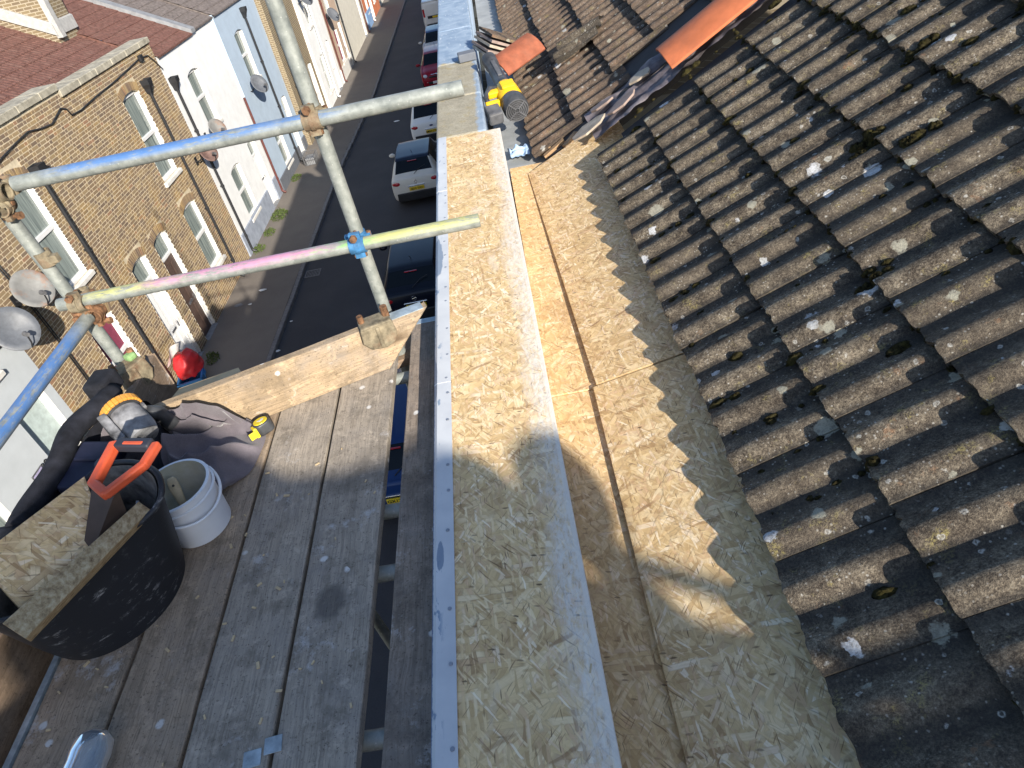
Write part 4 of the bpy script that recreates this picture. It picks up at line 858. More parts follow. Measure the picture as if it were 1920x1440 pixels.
# ================================================================= NEAR FRAME: parapet, roof, scaffold
def NM(x=0, y=0, z=0): return NEAR @ Matrix.Translation((x, y, z))
ZD = -1.59; ZP = -1.50; PITCH = radians(29.5)
SL = Vector((cos(PITCH), 0, sin(PITCH))); NR = Vector((-sin(PITCH), 0, cos(PITCH))); E0 = Vector((.464, 0, -1.547))
shx = lambda y: -.009 * (y - .5)
def sheared(mb):
    mb.v = [(x + shx(y), y, z) for x, y, z in mb.v]; return mb
# --- own house: wall, parapet
own = thing('terraced_house', 'own terraced house below the scaffold, wall and parapet under the chipboard', 'house', NM())
MB().box(-.27, 9.0, -9.0, 11.8, -11.2, -1.87).build('wall', M['brick_far'], own)
MB().box(-.27, -.06, -9.0, 4.2, -1.87, -1.525).build('parapet', M['brick_far'], own)
MB().box(-.40, -.13, 4.203, 11.8, -1.87, -1.62).build('parapet', M['render_blue'], own)
cop = MB()
for a, b in ((4.2, 4.95), (4.955, 5.8), (5.805, 6.9), (6.905, 8.6), (8.605, 11.8)): cop.box(-.405, -.085, a, b, -1.62, ZP)
sheared(cop).build('coping', M['coping_old'], own, bevel=.014)
row = thing('terraced_house', 'rest of the terrace beyond the old coping, on the right of the street', 'house')
MB().box(-.2, 9.0, 12.5, 72, -.2, HZ - 1.30).build('wall', M['brick_far'], row)
MB().prism([(-.2, 12.5, HZ - 1.30), (9, 12.5, HZ - 1.30), (4.4, 12.5, HZ + 1.0)], (0, 60, 0)).build('roof', M['roof_grey'], row)
for k in range(6): MB().box(1.0, 2.2, 15.5 + k * 10.6, 16.4 + k * 10.6, HZ - 1.4, HZ + .9).build('chimney', M['brick_far'], row)
# --- chipboard sheets
t = tag(sheared(MB().box(-.345, .0, -.9, 4.185, ZP - .018, ZP)).build('chipboard_sheet', [M['osb_cap']], None, NM(), bevel=.003), 'long chipboard sheet capping the parapet, white primer along one edge', 'chipboard')
t = tag(sheared(MB().box(-.022, -.0045, -.9, 4.18, -1.728, ZP - .0185)).build('chipboard_sheet', [M['osb']], None, NM()), 'upright chipboard strip closing the parapet beside the gutter', 'chipboard')
for a, b, dx, lb in ((1.925, 4.10, 0.0, 'far chipboard sole of the box gutter'), (-.9, 1.922, .004, 'near chipboard sole of the box gutter, brown water stains')):
    tag(MB().box(-.021, .215, a, b, -1.752 - dx, -1.734 - dx).build('chipboard_sheet', [M['osb_sole']], None, NM(), bevel=.002), lb, 'chipboard')
def slope_sheet(y0, y1, s0, s0b, s1, off, label):
    BP = radians(13); SB = Vector((cos(BP), 0, sin(BP))); NB = Vector((-sin(BP), 0, cos(BP))); EB = Vector((.346, 0, -1.668)) + SB * .135
    mb = MB(); P = []
    for (s, y) in ((s0, y0), (s1, y0), (s1, y1 + (.33 if y1 > 3 else 0)), (s0b, y1)): P.append(EB + SB * s + NB * off + Vector((0, y, 0)))
    mb.prism(P, -NB * .018)
    mb.f[2:4] = mb.f[2:4]
    mb.m = [1, 1, 1, 1, 0, 0]
    return tag(mb.build('chipboard_sheet', [M['osb'], M['osb_edge']], None, NM(), bevel=.002), label, 'chipboard')
slope_sheet(1.920, 3.96, -.323, -.403, .22, 0.0, 'far sloping chipboard sheet tucked under the tile edge')
slope_sheet(-.9, 1.916, -.345, -.338, .22, -.0045, 'near sloping chipboard sheet with the shadow of a chimney across it')
# --- white edge trim in lapped lengths
tr = thing('edge_trim', 'white metal edge trim nailed along the street side of the capping sheet', 'edge trim', NM())
for (a, b, dz) in ((3.42, 4.2, 0.004), (2.44, 3.425, .0022), (1.83, 2.445, .004), (-.9, 1.835, .0022)):
    sheared(MB().prism([(-.338, a, ZP + dz + .001), (-.338, a, ZP + dz + .003), (-.388, a, ZP + dz + .003), (-.400, a, ZP + dz - .006), (-.402, a, ZP - .085), (-.398, a, ZP - .085), (-.396, a, ZP + dz - .008), (-.386, a, ZP + dz)], (0, b - a, 0))).build('trim_length', M['trim'], tr)
nl = MB().lathe([(.0055, 0), (.005, .0016), (.0, .0022)], (0, 0, 0), 10).mesh('nail', M['nail'])
rn = random.Random(11); y = .35
while y < 4.1:
    place('nail', nl, tr, Matrix.Translation((-.352 + shx(y) + rn.uniform(-.004, .004), y, ZP + .0058))); y += rn.choice((.10, .13, .17, .19, .22)) * (.8 + .4 * rn.random())
# --- roof tiles
PIT = .15; GA = .304
def prof(y):
    q = (y / PIT) % 1.0                                   # roll between .12 and .80, narrow pan for the rest
    if .03 < q < .73: return .0260 * (sin(pi * (q - .03) / .70) ** 1.0)
    return 0.0
def tile_mesh(seed, w=.2985, n=20, gauge=GA, rough=1.0):
    r = random.Random(seed); mb = MB(); L = gauge + .075; S = [0, .008, gauge * .33, gauge * .66, gauge * .97, L]
    ys = [w * k / n for k in range(n + 1)]; vs = []; m = n + 1
    chip = [r.uniform(-.004, .003) * rough + (r.uniform(.004, .012) if r.random() < .06 * rough else 0) for _ in ys]
    rise = lambda s: .0300 * (1 - s / gauge)
    for k, s in enumerate(S):
        for j, yv in enumerate(ys):
            ss = s + (chip[j] if k < 2 else 0); ov = .0045 if j == 0 else 0.0
            vs.append((ss, yv, prof(yv + .001) - .0260 + rise(s) - .030 + ov + (-.0025 if k == 0 else 0) + (r.uniform(-.0009, .0009) * rough if 0 < k < 5 else 0)))
    for j, yv in enumerate(ys): vs.append((chip[j] + .001, yv, prof(yv + .001) - .0260 + rise(0) - .030 - .0190))
    for j, yv in enumerate(ys): vs.append((gauge * .5, yv, prof(yv + .001) - .0260 + rise(gauge * .5) - .030 - .0150))
    f = [(j + k * m, j + (k + 1) * m, j + 1 + (k + 1) * m, j + 1 + k * m) for k in range(len(S) - 1) for j in range(n)]
    b = len(S) * m
    f += [(j + b, j, j + 1, j + 1 + b) for j in range(n)] + [(j + b + 1, j + b + 1 + m, j + b + m, j + b) for j in range(n)]
    f += [tuple([m * k for k in range(len(S))] + [b + m, b])[::-1], tuple([m * k + n for k in range(len(S))] + [b + m + n, b + n])]
    return mb.add(vs, f)
def frame_M(s, y, off=0): 
    o = E0 + SL * s + NR * off + Vector((0, y, 0))
    return Matrix(((SL.x, 0, NR.x, o.x), (0, 1, 0, o.y), (SL.z, 0, NR.z, o.z), (0, 0, 0, 1)))
roof = thing('tiled_roof', 'near slope of dark lichen spotted double roll tiles on the right', 'tiled roof', NM())
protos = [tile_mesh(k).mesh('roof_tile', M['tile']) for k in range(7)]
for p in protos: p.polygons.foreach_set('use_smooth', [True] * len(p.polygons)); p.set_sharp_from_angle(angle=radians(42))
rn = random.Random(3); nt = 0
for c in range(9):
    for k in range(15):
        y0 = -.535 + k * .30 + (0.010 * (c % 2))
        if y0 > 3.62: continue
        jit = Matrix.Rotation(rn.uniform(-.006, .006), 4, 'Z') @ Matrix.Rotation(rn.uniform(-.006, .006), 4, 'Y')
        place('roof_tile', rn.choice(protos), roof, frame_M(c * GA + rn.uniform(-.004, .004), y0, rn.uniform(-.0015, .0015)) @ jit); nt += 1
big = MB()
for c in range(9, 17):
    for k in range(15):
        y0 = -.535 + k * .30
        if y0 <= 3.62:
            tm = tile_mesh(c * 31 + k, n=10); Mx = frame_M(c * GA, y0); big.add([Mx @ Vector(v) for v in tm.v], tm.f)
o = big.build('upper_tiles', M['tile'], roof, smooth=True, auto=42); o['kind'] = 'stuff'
under = MB().prism([E0 + SL * .16 - NR * .098 + Vector((0, -.9, 0)), E0 + SL * 5.3 - NR * .098 + Vector((0, -.9, 0)), E0 + SL * 5.3 - NR * .2 + Vector((0, -.9, 0)), E0 + SL * .3 - NR * .2 + Vector((0, -.9, 0))], (0, 4.75, 0)).build('sarking', M['dark_void'], roof)
# moss cushions in the pans
mo = MB(); rn = random.Random(21)
def cushion(mb, s, y, r, h, ln=1.0):
    n = 9; rings = []; c = frame_M(s, y) ; vs = []
    for j in range(5):
        q = j / 4; rr = r * cos(q * pi / 2) ; zz = h * sin(q * pi / 2)
        for i in range(n):
            a = 2 * pi * i / n; w = 1 + rn.uniform(-.28, .28); vs.append(c @ Vector((rr * w * cos(a) * ln, rr * w * sin(a), zz * (1 + rn.uniform(-.25, .2)) - .058 + max(0, .022 * (1 - (s % GA) / GA)))))
    mb.add(vs, [(j * n + i, j * n + (i + 1) % n, (j + 1) * n + (i + 1) % n, (j + 1) * n + i) for j in range(4) for i in range(n)])
for _ in range(420):
    c = rn.randrange(0, 8); k = rn.randrange(0, 29)
    y = -.535 + k * .15 + .134 + rn.uniform(-.012, .012); 
    if y > 3.85: continue
    if rn.random() < .42 and c > 0: s = c * GA + rn.uniform(.0, .010)                       # along the butts
    else: s = c * GA + rn.uniform(.02, .29)
    q = rn.random() ** 2; cushion(mo, s, y, .007 + .012 * q, .010 + .012 * q, rn.uniform(1, 2.2))
for (s, y) in ((.80, 2.23), (.88, 2.26), (.90, 2.31), (1.02, 2.15), (1.18, 3.0), (.62, 1.66), (.5, 2.1), (1.3, 2.6), (.98, 1.5)):
    for _ in range(10): cushion(mo, s + rn.uniform(-.06, .06), y + rn.uniform(-.012, .012), .016 + .008 * rn.random(), .026)
for c in range(2, 8):                                                                       # thick moss under the upper butts
    for _ in range(75):
        y = rn.uniform(-.4, 3.85); cushion(mo, c * GA + rn.uniform(-.004, .012), y, rn.uniform(.006, .013), rn.uniform(.012, .026) * (.5 + .12 * c))
o = mo.build('moss', M['moss'], roof, smooth=True); o['kind'] = 'stuff'
# neighbour's roof
nroof = thing('tiled_roof', 'far slope of browner double roll tiles past the stripped strip', 'tiled roof', NM())
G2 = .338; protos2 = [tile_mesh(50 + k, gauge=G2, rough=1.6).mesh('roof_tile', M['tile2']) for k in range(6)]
for p in protos2: p.polygons.foreach_set('use_smooth', [True] * len(p.polygons)); p.set_sharp_from_angle(angle=radians(42))
rn = random.Random(8)
for c in range(7):
    for k in range(23):
        y0 = 4.27 + k * .30 + .05 * (c % 2)
        if c == 2 and k == 0 or c == 3 and k == 0: continue
        place('roof_tile', rn.choice(protos2), nroof, frame_M(-.375 + c * G2 + rn.uniform(-.008, .008), y0, .002 + rn.uniform(-.004, .003)) @ Matrix.Rotation(rn.uniform(-.018, .018), 4, 'Z'))
MB().prism([E0 + SL * -.30 - NR * .06 + Vector((0, 4.16, 0)), E0 + SL * 5.3 - NR * .06 + Vector((0, 4.16, 0)), E0 + SL * 5.3 - NR * .2 + Vector((0, 4.16, 0)), E0 + SL * -.2 - NR * .2 + Vector((0, 4.16, 0))], (0, 7.6, 0)).build('sarking', M['dark_void'], nroof)
o = MB()
for c in range(7, 13):
    for k in range(24):
        tm = tile_mesh(c * 37 + k, n=10, gauge=G2); Mx = frame_M(-.375 + c * G2, 4.27 + k * .30, .012); o.add([Mx @ Vector(v) for v in tm.v], tm.f)
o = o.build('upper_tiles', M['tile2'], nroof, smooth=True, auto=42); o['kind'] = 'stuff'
# stripped strip between the two roofs: crumpled lead, battens, broken edges
ld = MB(); rn = random.Random(5)
def ldp(u, v):
    s = .02 + 1.25 * u; y = 3.88 + .40 * v; w = mn.noise(Vector((s * 5, v * 7, 2))) * .030 + mn.noise(Vector((s * 15, v * 18, 5))) * .014
    return tuple(E0 + SL * s + NR * (-.060 + w + .022 * (abs(v - .5) * 2) ** 3) + Vector((0, y, 0)))
ld.grid(ldp, 70, 16); lo = ld.build('lead_strip', M['felt'], None, NM(), smooth=True); tag(lo, 'torn crumpled grey strip between the two tiled roofs', 'flashing')
rn = random.Random(15)
for k, (s, y, l, w, lb) in enumerate(((.02, 4.04, .20, .10, 'pale broken tile piece at the foot of the stripped strip'), (.26, 4.02, .16, .09, 'pinkish broken tile piece halfway up the stripped strip'), (.42, 4.16, .13, .07, 'small cream broken piece below the orange ridge tile'), (.14, 4.20, .14, .06, 'thin broken piece against the far roof edge'))):
    P = [(l * (.5 + .12 * rn.random()) * cos(q) * (1 + .25 * rn.random()), w * (.5 + .2 * rn.random()) * sin(q) * 1.2, 0) for q in [2 * pi * t / 7 for t in range(7)]]
    tag(MB().prism(P, (0, 0, .014)).build('broken_tile', M['slab_a' if k % 2 else 'slab_b'], None, NEAR @ frame_M(s, y, -.028) @ Matrix.Rotation(rn.uniform(-.4, .4), 4, 'Z') @ Matrix.Rotation(rn.uniform(-.12, .12), 4, 'X'), bevel=.003), lb, 'broken tile', 'broken pieces on the stripped strip')
bt = thing('roof_batten', 'broken ends of timber batten below the stripped strip', 'batten', NM())
for (s, y, l, a) in ((-.24, 4.22, .16, .1), (-.12, 4.16, .12, .5), (-.30, 4.30, .10, -.3)): MB().box(-l / 2, l / 2, -.022, .022, -.012, .012).build('batten_end', M['batten'], bt, frame_M(s, y, -.055) @ Matrix.Rotation(a, 4, 'Z'), bevel=.003)
# --- grey lining in the far gutter
tag(MB().box(-.09, .30, 4.135, 11.5, -1.86, -1.815).build('gutter_lining', M['lining'], None, NM()), 'smooth grey lining in the far part of the box gutter', 'gutter')
# --- red ridge tiles
def ridge_tile(name, label, Mx, L=.46, Wd=.30, rise=.055, mat='terracotta'):
    mb = MB(); n = 14; vs = []; fs = []
    for (x) in (0, L):
        for d in (0, -.016):
            for k in range(n + 1):
                a = -1 + 2 * k / n; vs.append((x, a * Wd / 2, rise * (1 - a * a) + d))
    m = n + 1
    for k in range(n): fs += [(k, 2 * m + k, 2 * m + k + 1, k + 1), (m + k + 1, 3 * m + k + 1, 3 * m + k, m + k), (k, k + 1, m + k + 1, m + k), (2 * m + k + 1, 2 * m + k, 3 * m + k, 3 * m + k + 1)]
    fs += [(0, m, 3 * m, 2 * m), (n, 2 * m + n, 3 * m + n, m + n)]
    return tag(mb.add(vs, fs).build(name, M[mat], None, NEAR @ Mx, smooth=True, auto=35, bevel=.003), label, 'ridge tile')
ridge_tile('ridge_tile', 'bright orange ridge tile lying up the slope over the stripped strip', frame_M(.57, 4.06, .012), .62, .36, .05)
A_ = Vector((.02, 5.50, -1.43)); B_ = Vector((.305, 5.68, -1.36)); D_ = Vector((.050, 5.30, -1.55))
xx = (B_ - A_).normalized(); yy = (D_ - A_); yy = (yy - xx * yy.dot(xx)).normalized(); zz = xx.cross(yy)
if zz.z < 0: yy = -yy; zz = -zz
O_ = A_ + (D_ - A_) * .5
ridge_tile('ridge_tile', 'weathered red ridge tile leaning against the pile of tiles', Matrix(((xx.x, yy.x, zz.x, O_.x), (xx.y, yy.y, zz.y, O_.y), (xx.z, yy.z, zz.z, O_.z), (0, 0, 0, 1))), .38, .21, .03, 'terracotta_old')
# loose grey double tile on the far roof
tm = tile_mesh(77, w=.30, n=26, gauge=.30); tm.v = [(x, y, z * 1.7) for x, y, z in tm.v]
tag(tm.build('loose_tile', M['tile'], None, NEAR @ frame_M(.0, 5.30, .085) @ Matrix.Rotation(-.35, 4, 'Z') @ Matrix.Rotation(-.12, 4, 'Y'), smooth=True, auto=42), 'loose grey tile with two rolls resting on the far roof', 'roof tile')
# pile of tiles
rn = random.Random(2)
pm = [('thick mossy tile on top of the leaning pile', 'coping_old'), ('second tile down in the leaning pile', 'tile2'), ('middle tile of the leaning pile', 'felt'), ('fourth tile down in the leaning pile', 'tile2'), ('lowest tile of the leaning pile', 'felt')]
base = Matrix.Translation((.04, 5.95, -1.50)) @ Matrix.Rotation(radians(-74), 4, 'Z') @ Matrix.Rotation(radians(-26), 4, 'X')
for k, (lb, m) in enumerate(pm):
    sl = MB(); n_ = 10
    sl.grid(lambda u, v: (-.20 + .40 * u, -.14 + .28 * v, .004 * mn.noise(Vector((u * 5, v * 5, k)))), n_, n_); sl.grid(lambda u, v: (-.20 + .40 * (1 - u), -.14 + .28 * v, -.019), n_, n_)
    for q in range(n_ - 1):
        for (e0, e1) in (((q), (q + 1)), ((n_ - 1) * n_ + q + 1, (n_ - 1) * n_ + q), ((q + 1) * n_, q * n_), (q * n_ + n_ - 1, (q + 1) * n_ + n_ - 1)):
            mir = lambda t_: n_ * n_ + (t_ // n_) * n_ + (n_ - 1 - t_ % n_)
            sl.f.append((e0, mir(e0), mir(e1), e1)); sl.m.append(0)
    o = sl.build('stacked_tile', M['tile2' if k == 0 else 'slab_a' if k % 2 else 'slab_b'], None, NEAR @ base @ Matrix.Translation((rn.uniform(-.012, .012), rn.uniform(-.02, .02), .11 - .036 * k)) @ Matrix.Rotation(rn.uniform(-.06, .06), 4, 'Z') @ Matrix.Rotation(rn.uniform(-.03, .03), 4, 'X'))
    tag(o, lb, 'roof tile', 'tiles piled on the far coping')
tag(MB().box(-.07, .07, -.05, .05, -.03, .03).build('timber_block', M['plinth_dark'], None, NM(-.20, 5.78, ZP + .035) @ Matrix.Rotation(.1, 4, 'Z'), bevel=.006), 'small dark block on the coping beside the tile pile', 'block')
# --- leaf blower
bl = thing('leaf_blower', 'yellow and black cordless leaf blower lying in the gutter', 'leaf blower', NM())
G = Vector((.10, 4.72, -1.60)); Ee = Vector((-.035, 5.42, -1.42)); ax = (Ee - G).normalized(); up = (Vector((0, 0, 1)) - ax * ax.z).normalized(); sd_ = up.cross(ax)
B3 = Matrix((sd_, up, ax)).transposed()
def bp3(x, y, z): return G + B3 @ Vector((x, y, z))
B4 = Matrix.Translation(G) @ B3.to_4x4()
MB().lathe([(.082, .0), (.090, .02), (.088, .10), (.075, .13)], n=26, cap=True).build('motor_housing', M['blackgrey'], bl, B4, smooth=True, auto=40)
gr = MB()
for r in (.018, .033, .048, .063, .078): gr.lathe([(r - .0035, -.006), (r + .0035, -.006), (r + .0035, .004), (r - .0035, .004), (r - .0035, -.006)], n=24)
for k in range(4): a = pi / 4 + k * pi / 2; gr.tube((.015 * cos(a), .015 * sin(a), -.006), (.084 * cos(a), .084 * sin(a), -.004), .0055, 6)
gr.build('intake_grille', M['greypl'], bl, B4); MB().lathe([(.0, .006), (.082, .004)], n=22).build('intake_shade', M['black'], bl, B4)
MB().lathe([(.076, .125), (.086, .15), (.083, .25), (.066, .30), (.056, .315)], n=26).build('yellow_body', M['yellow'], bl, B4, smooth=True, auto=45)
MB().box(-.05, .05, .072, .092, .16, .25).build('body_badge', M['yellow'], bl, B4, bevel=.01)
MB().lathe([(.055, .305), (.056, .34), (.050, .36), (.048, .60), (.054, .615), (.056, .72), (.050, .725), (.046, .70)], n=24, ex=(1.0, 1.0)).build('nozzle', M['blackgrey'], bl, B4, smooth=True, auto=35)
MB().box(-.016, .016, .040, .056, .39, .60).build('nozzle_rib', M['greypl'], bl, B4, bevel=.005)
MB().path([bp3(.06, .03, .27), bp3(.12, .05, .26), bp3(.165, .03, .20), bp3(.17, .00, .10)], .019, 10).build('handle', M['blackgrey'], bl, smooth=True)
MB().box(.065, .15, .0, .05, .20, .25).build('trigger_bridge', M['yellow'], bl, B4, bevel=.012)
MB().box(.105, .205, -.05, .035, -.03, .10).build('battery', M['greypl'], bl, B4, bevel=.012); MB().box(.09, .19, -.04, .045, .095, .125).build('battery_mount', M['yellow'], bl, B4, bevel=.008)
rg_ = MB(); rg_.grid(lambda u, v: (.0 + .13 * u, 4.36 + .16 * v, -1.79 + .035 * mn.noise(Vector((u * 4, v * 4, 1))) + .02), 14, 14)
tag(rg_.build('rag', plain('pale_blue_rag', (.35, .47, .62), .8), None, NM(), smooth=True), 'pale blue crumpled rag in the gutter below the blower', 'rag')
# ================================================================= SCAFFOLD
def tube(name, label, p0, p1, bands=None, seed=0, cat='scaffold tube', r=.02415, paint_up=None):
    p0 = Vector(p0); p1 = Vector(p1); a = (p1 - p0); L = a.length; a.normalize()
    upv = Vector((0, 0, 1)) if abs(a.z) < .9 else Vector((0, 1, 0)); y = (upv - a * upv.dot(a)).normalized(); x = y.cross(a)
    Mx = Matrix(((x.x, y.x, a.x, p0.x), (x.y, y.y, a.y, p0.y), (x.z, y.z, a.z, p0.z), (0, 0, 0, 1)))
    m = galv('galvanised_' + name + str(seed), bands) if bands else M['galv']
    o = MB().tube((0, 0, 0), (0, 0, L), r, 28, hollow=.86).build('scaffold_tube', m, None, NEAR @ Mx, smooth=True, auto=40)
    return tag(o, label, cat)
BLU = (.05, .17, .44); PNK = (.55, .24, .38); YEL = (.50, .49, .16); GRN = (.22, .46, .13)
YR = 2.2
tube('r', 'upper horizontal rail, blue painted, across the end of the scaffold', (-1.600, YR, -.652), (-.108, YR, -.645), [(.16, .90, BLU, .9, 1), (.90, 1.07, BLU, .5, 4)], 1)
tube('r', 'lower horizontal rail with pink, yellow and green marking paint', (-1.735, YR, -1.102), (-.150, YR, -1.094), [(.12, .45, YEL, .75, 2), (.36, 1.02, PNK, .80, 5), (1.18, 1.60, YEL, .85, 8), (.95, 1.26, GRN, .5, 9)], 2)
tube('s', 'tall scaffold standard rising past the parapet end', (-.602, YR + .051, -3.2), (-.588, YR + .051, 1.6))
tube('s', 'left scaffold standard behind the corner couplers', (-1.62, YR + .03, -3.2), (-1.80, YR + .03, 1.6))
tube('l', 'blue painted side rail dropping towards the lower left', (-1.655, YR - .02, -1.165), (-1.74, -1.6, -1.155), [(.12, 1.2, BLU, .95, 3)], 3)
tube('l', 'short end of the upper side rail at the left edge', (-1.70, YR - .045, -.715), (-1.86, -1.6, -.71))
for (y, z, x0, x1, lb) in ((2.10, -1.653, -1.9, -.30, 'transom tube under the far end of the deck'), (1.425, -1.655, -1.9, -.30, 'transom tube under the middle gap, highest of two'), (1.19, -1.655, -1.9, -.30, 'transom tube under the middle gap, lower of two'), (.715, -1.655, -1.9, -.30, 'transom tube under the near end of the deck')):
    tube('t', lb, (x0, y, z), (x1, y, z))
tube('t', 'thin diagonal brace seen through the near gap', (-.9, 1.5, -1.80), (-.28, .55, -1.86), r=.016)
MB().box(-1.9, -.30, .60, .66, -1.75, -1.70)
def coupler(label, c, axA, axB, mat='clamp', bolt_dir=None, sc=1.0):
    """double coupler: two half shells set at right angles, with flaps, bolts and nuts"""
    T = thing('scaffold_coupler', label, 'coupler', NM(*c), 'couplers on the scaffold')
    axA = Vector(axA).normalized(); axB = Vector(axB).normalized(); n = axA.cross(axB).normalized()
    for s, ax in ((1, axA), (-1, axB)):
        mid = n * (.026 * s); m = MB(); m.tube(mid - ax * .028, mid + ax * .028, .0295 * sc, 22, hollow=.82)
        m.tube(mid - ax * .006, mid + ax * .006, .0325 * sc, 22, hollow=.8)
        o = ax.cross(n).normalized(); m.obox(mid + o * .036, ax * .020, o * .012, n * .010); m.obox(mid - o * .036, ax * .018, o * .010, n * .012)
        m.build('shell', M[mat], T, smooth=True, auto=35)
        MB().tube(mid + o * .040 - n * .03 * s, mid + o * .040 + n * .036 * s, .0065, 8).build('bolt', M['rust'], T); MB().tube(mid + o * .040 + n * .022 * s, mid + o * .040 + n * .037 * s, .0135, 6).build('nut', M['rust'], T); MB().tube(mid - o * .04 - ax * .022, mid - o * .04 + ax * .022, .008, 8).build('hinge_pin', M['rust'], T)
    return T
coupler('rusty coupler joining the upper rail to the tall standard', (-.595, YR + .026, -.648), (0, 0, 1), (1, 0, 0))
coupler('blue coupler joining the lower rail to the tall standard', (-.597, YR + .026, -1.098), (0, 0, 1), (1, 0, 0), 'clamp_blue')
coupler('corner coupler at the left end of the upper rail', (-1.655, YR + .012, -.665), (0, 0, 1), (1, 0, 0))
coupler('corner coupler at the left end of the lower rail', (-1.655, YR + .01, -1.105), (0, 0, 1), (1, 0, 0))
coupler('rusted coupler under the lower left corner', (-1.652, YR - .005, -1.16), (0, 1, 0), (0, 0, 1), 'rust')
coupler('coupler holding the side rail under the upper left corner', (-1.70, YR - .01, -.71), (0, 1, 0), (0, 0, 1))
tag(MB().tube((-1.690, YR + .03, -.955), (-1.692, YR + .03, -.90), .029, 22, hollow=.82).obox((-1.655, YR + .02, -.93), (.016, 0, 0), (0, .012, 0), (0, 0, .014)).build('band_clamp', M['clamp'], None, NM(), smooth=True, auto=35), 'single band clamp halfway up the left standard', 'clamp')
def toe_clip(label, c, rz, tilt=0.0, green=False):
    T = thing('board_clip', label, 'clip', NM(*c) @ Matrix.Rotation(rz, 4, 'Z') @ Matrix.Rotation(tilt, 4, 'X'), 'clips holding the toe boards')
    m = MB(); P = [(-.062, 0, .05), (.062, 0, .05), (.068, 0, -.01), (.05, 0, -.045), (.012, 0, -.06), (-.045, 0, -.048), (-.068, 0, -.012)]
    m.prism([(x, -.028, z) for x, _, z in P], (0, .022, 0)); m.box(-.06, .06, -.028, .05, .042, .056); m.box(-.008, .008, -.034, -.02, -.05, .045)
    m.build('plate', M['clamp'], T, bevel=.006); MB().tube((-.045, .02, .05), (-.045, .02, .085), .012, 8).build('bolt', M['rust'], T); MB().tube((.05, .015, .045), (.05, .015, .095), .014, 8).build('bolt', M['rust'], T)
    if green: MB().box(.015, .055, -.01, .03, .056, .085).build('green_tag', plain('green_paint', (.20, .32, .13), .7), T, bevel=.01)
toe_clip('square coupler clip at the foot of the tall standard', (-.615, 2.110, -1.425), radians(18))
toe_clip('brown clip at the foot of the left standard', (-1.63, 2.17, -1.45), radians(62), 0, True)
# --- scaffold boards
def sboard(label, x0, x1, y0, y1, mat, z=ZD, hoop=True, plates=(), sag=0.0, name='scaffold_board', rot=0.0):
    T = thing(name, label, 'scaffold board', NM((x0 + x1) / 2, (y0 + y1) / 2, z) @ Matrix.Rotation(rot, 4, 'Z'), 'deck boards of the scaffold')
    w = (x1 - x0) / 2; l = (y1 - y0) / 2; mb = MB(); rn = random.Random(label); n = 40; vs = []
    for j in range(n + 1):
        y = -l + 2 * l * j / n; a = .0022 * mn.noise(Vector((j * .35, x0 * 9, 1))); b = .0022 * mn.noise(Vector((j * .35, x0 * 9, 7))); c = .0018 * mn.noise(Vector((j * .2, x0 * 5, 3)))
        vs += [(-w + a, y, c), (-w * .5, y, c * .4), (w * .5, y, -c * .4), (w + b, y, -c), (w + b, y, -.038), (-w + a, y, -.038)]
    fs = [tuple(reversed((j * 6 + k, j * 6 + (k + 1) % 6, (j + 1) * 6 + (k + 1) % 6, (j + 1) * 6 + k))) for j in range(n) for k in range(6)]; fs += [tuple(range(6)), tuple(reversed(range(n * 6, n * 6 + 6)))]
    mb.add(vs, fs).build('plank', M[mat], T, bevel=.004)
    if hoop: MB().box(-w - .002, w + .002, l - .03, l + .002, -.04, .0015).build('end_hoop', M['hoop'], T)
    for (px, py) in plates: MB().box(px - .022, px + .022, py - .020, py + .020, 0, .0025).build('plate', M['hoop'], T, Matrix.Rotation(.12, 4, 'Z'), bevel=.004)
    return T
sboard('weathered deck board with a round dark stain, next to the gap', -.810, -.600, -1.2, 2.33, 'board_spot', plates=((-.09, .158),))
sboard('grey deck board second from the gap', -1.040, -.821, -1.2, 2.20, 'board_grey', plates=((.092, .176),))
sboard('brown deck board under the white bucket', -1.275, -1.052, -1.2, 2.12, 'board_mid')
sboard('pale brown deck board under the black tub', -1.508, -1.287, -1.2, 2.10, 'board_mid')
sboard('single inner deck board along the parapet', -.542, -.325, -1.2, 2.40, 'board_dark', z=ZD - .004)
tag(MB().box(-1.530, -1.512, -1.2, 1.8, -1.632, -1.586).build('metal_edging', M['hoop'], None, NM()), 'thin grey metal strip along the outer deck edge', 'edging')
# toe boards
def toeboard(label, p0, p1, top, h, mat, lean=0.0, skew=0.0, t=.038):
    p0 = Vector(p0); p1 = Vector(p1); d = (p1 - p0); L = d.length; d.normalize(); n = Vector((-d.y, d.x, 0))
    T = thing('toe_board', label, 'scaffold board', NEAR @ Matrix(((d.x, n.x, 0, p0.x), (d.y, n.y, 0, p0.y), (0, 0, 1, top - h), (0, 0, 0, 1))), 'toe boards of the scaffold')
    mb = MB(); k = 24; vs = []
    for j in range(k + 1):
        x = L * j / k; e = lambda s: .003 * mn.noise(Vector((j * .4, s, p0.x)))
        xt = x + skew * j / k
        vs += [(x, 0, 0), (x, t, 0), (xt, t + lean, h + e(1)), (xt, lean, h + e(1))]
    fs = [(j * 4 + a, (j + 1) * 4 + a, (j + 1) * 4 + (a + 1) % 4, j * 4 + (a + 1) % 4) for j in range(k) for a in range(4)] + [(3, 2, 1, 0)] + [(k * 4, k * 4 + 1, k * 4 + 2, k * 4 + 3)]
    mb.add(vs, fs).build('plank', M[mat], T, bevel=.004)
    return T
tb = toeboard('pale toe board lying skewed across the far end of the deck', (-1.64, 1.745, 0), (-.62, 2.092, 0), -1.392, .197, 'board_toe', .018, .215)
MB().box(.985, 1.20, .006, .052, .2225, .226).build('end_hoop', M['hoop'], tb) if False else None
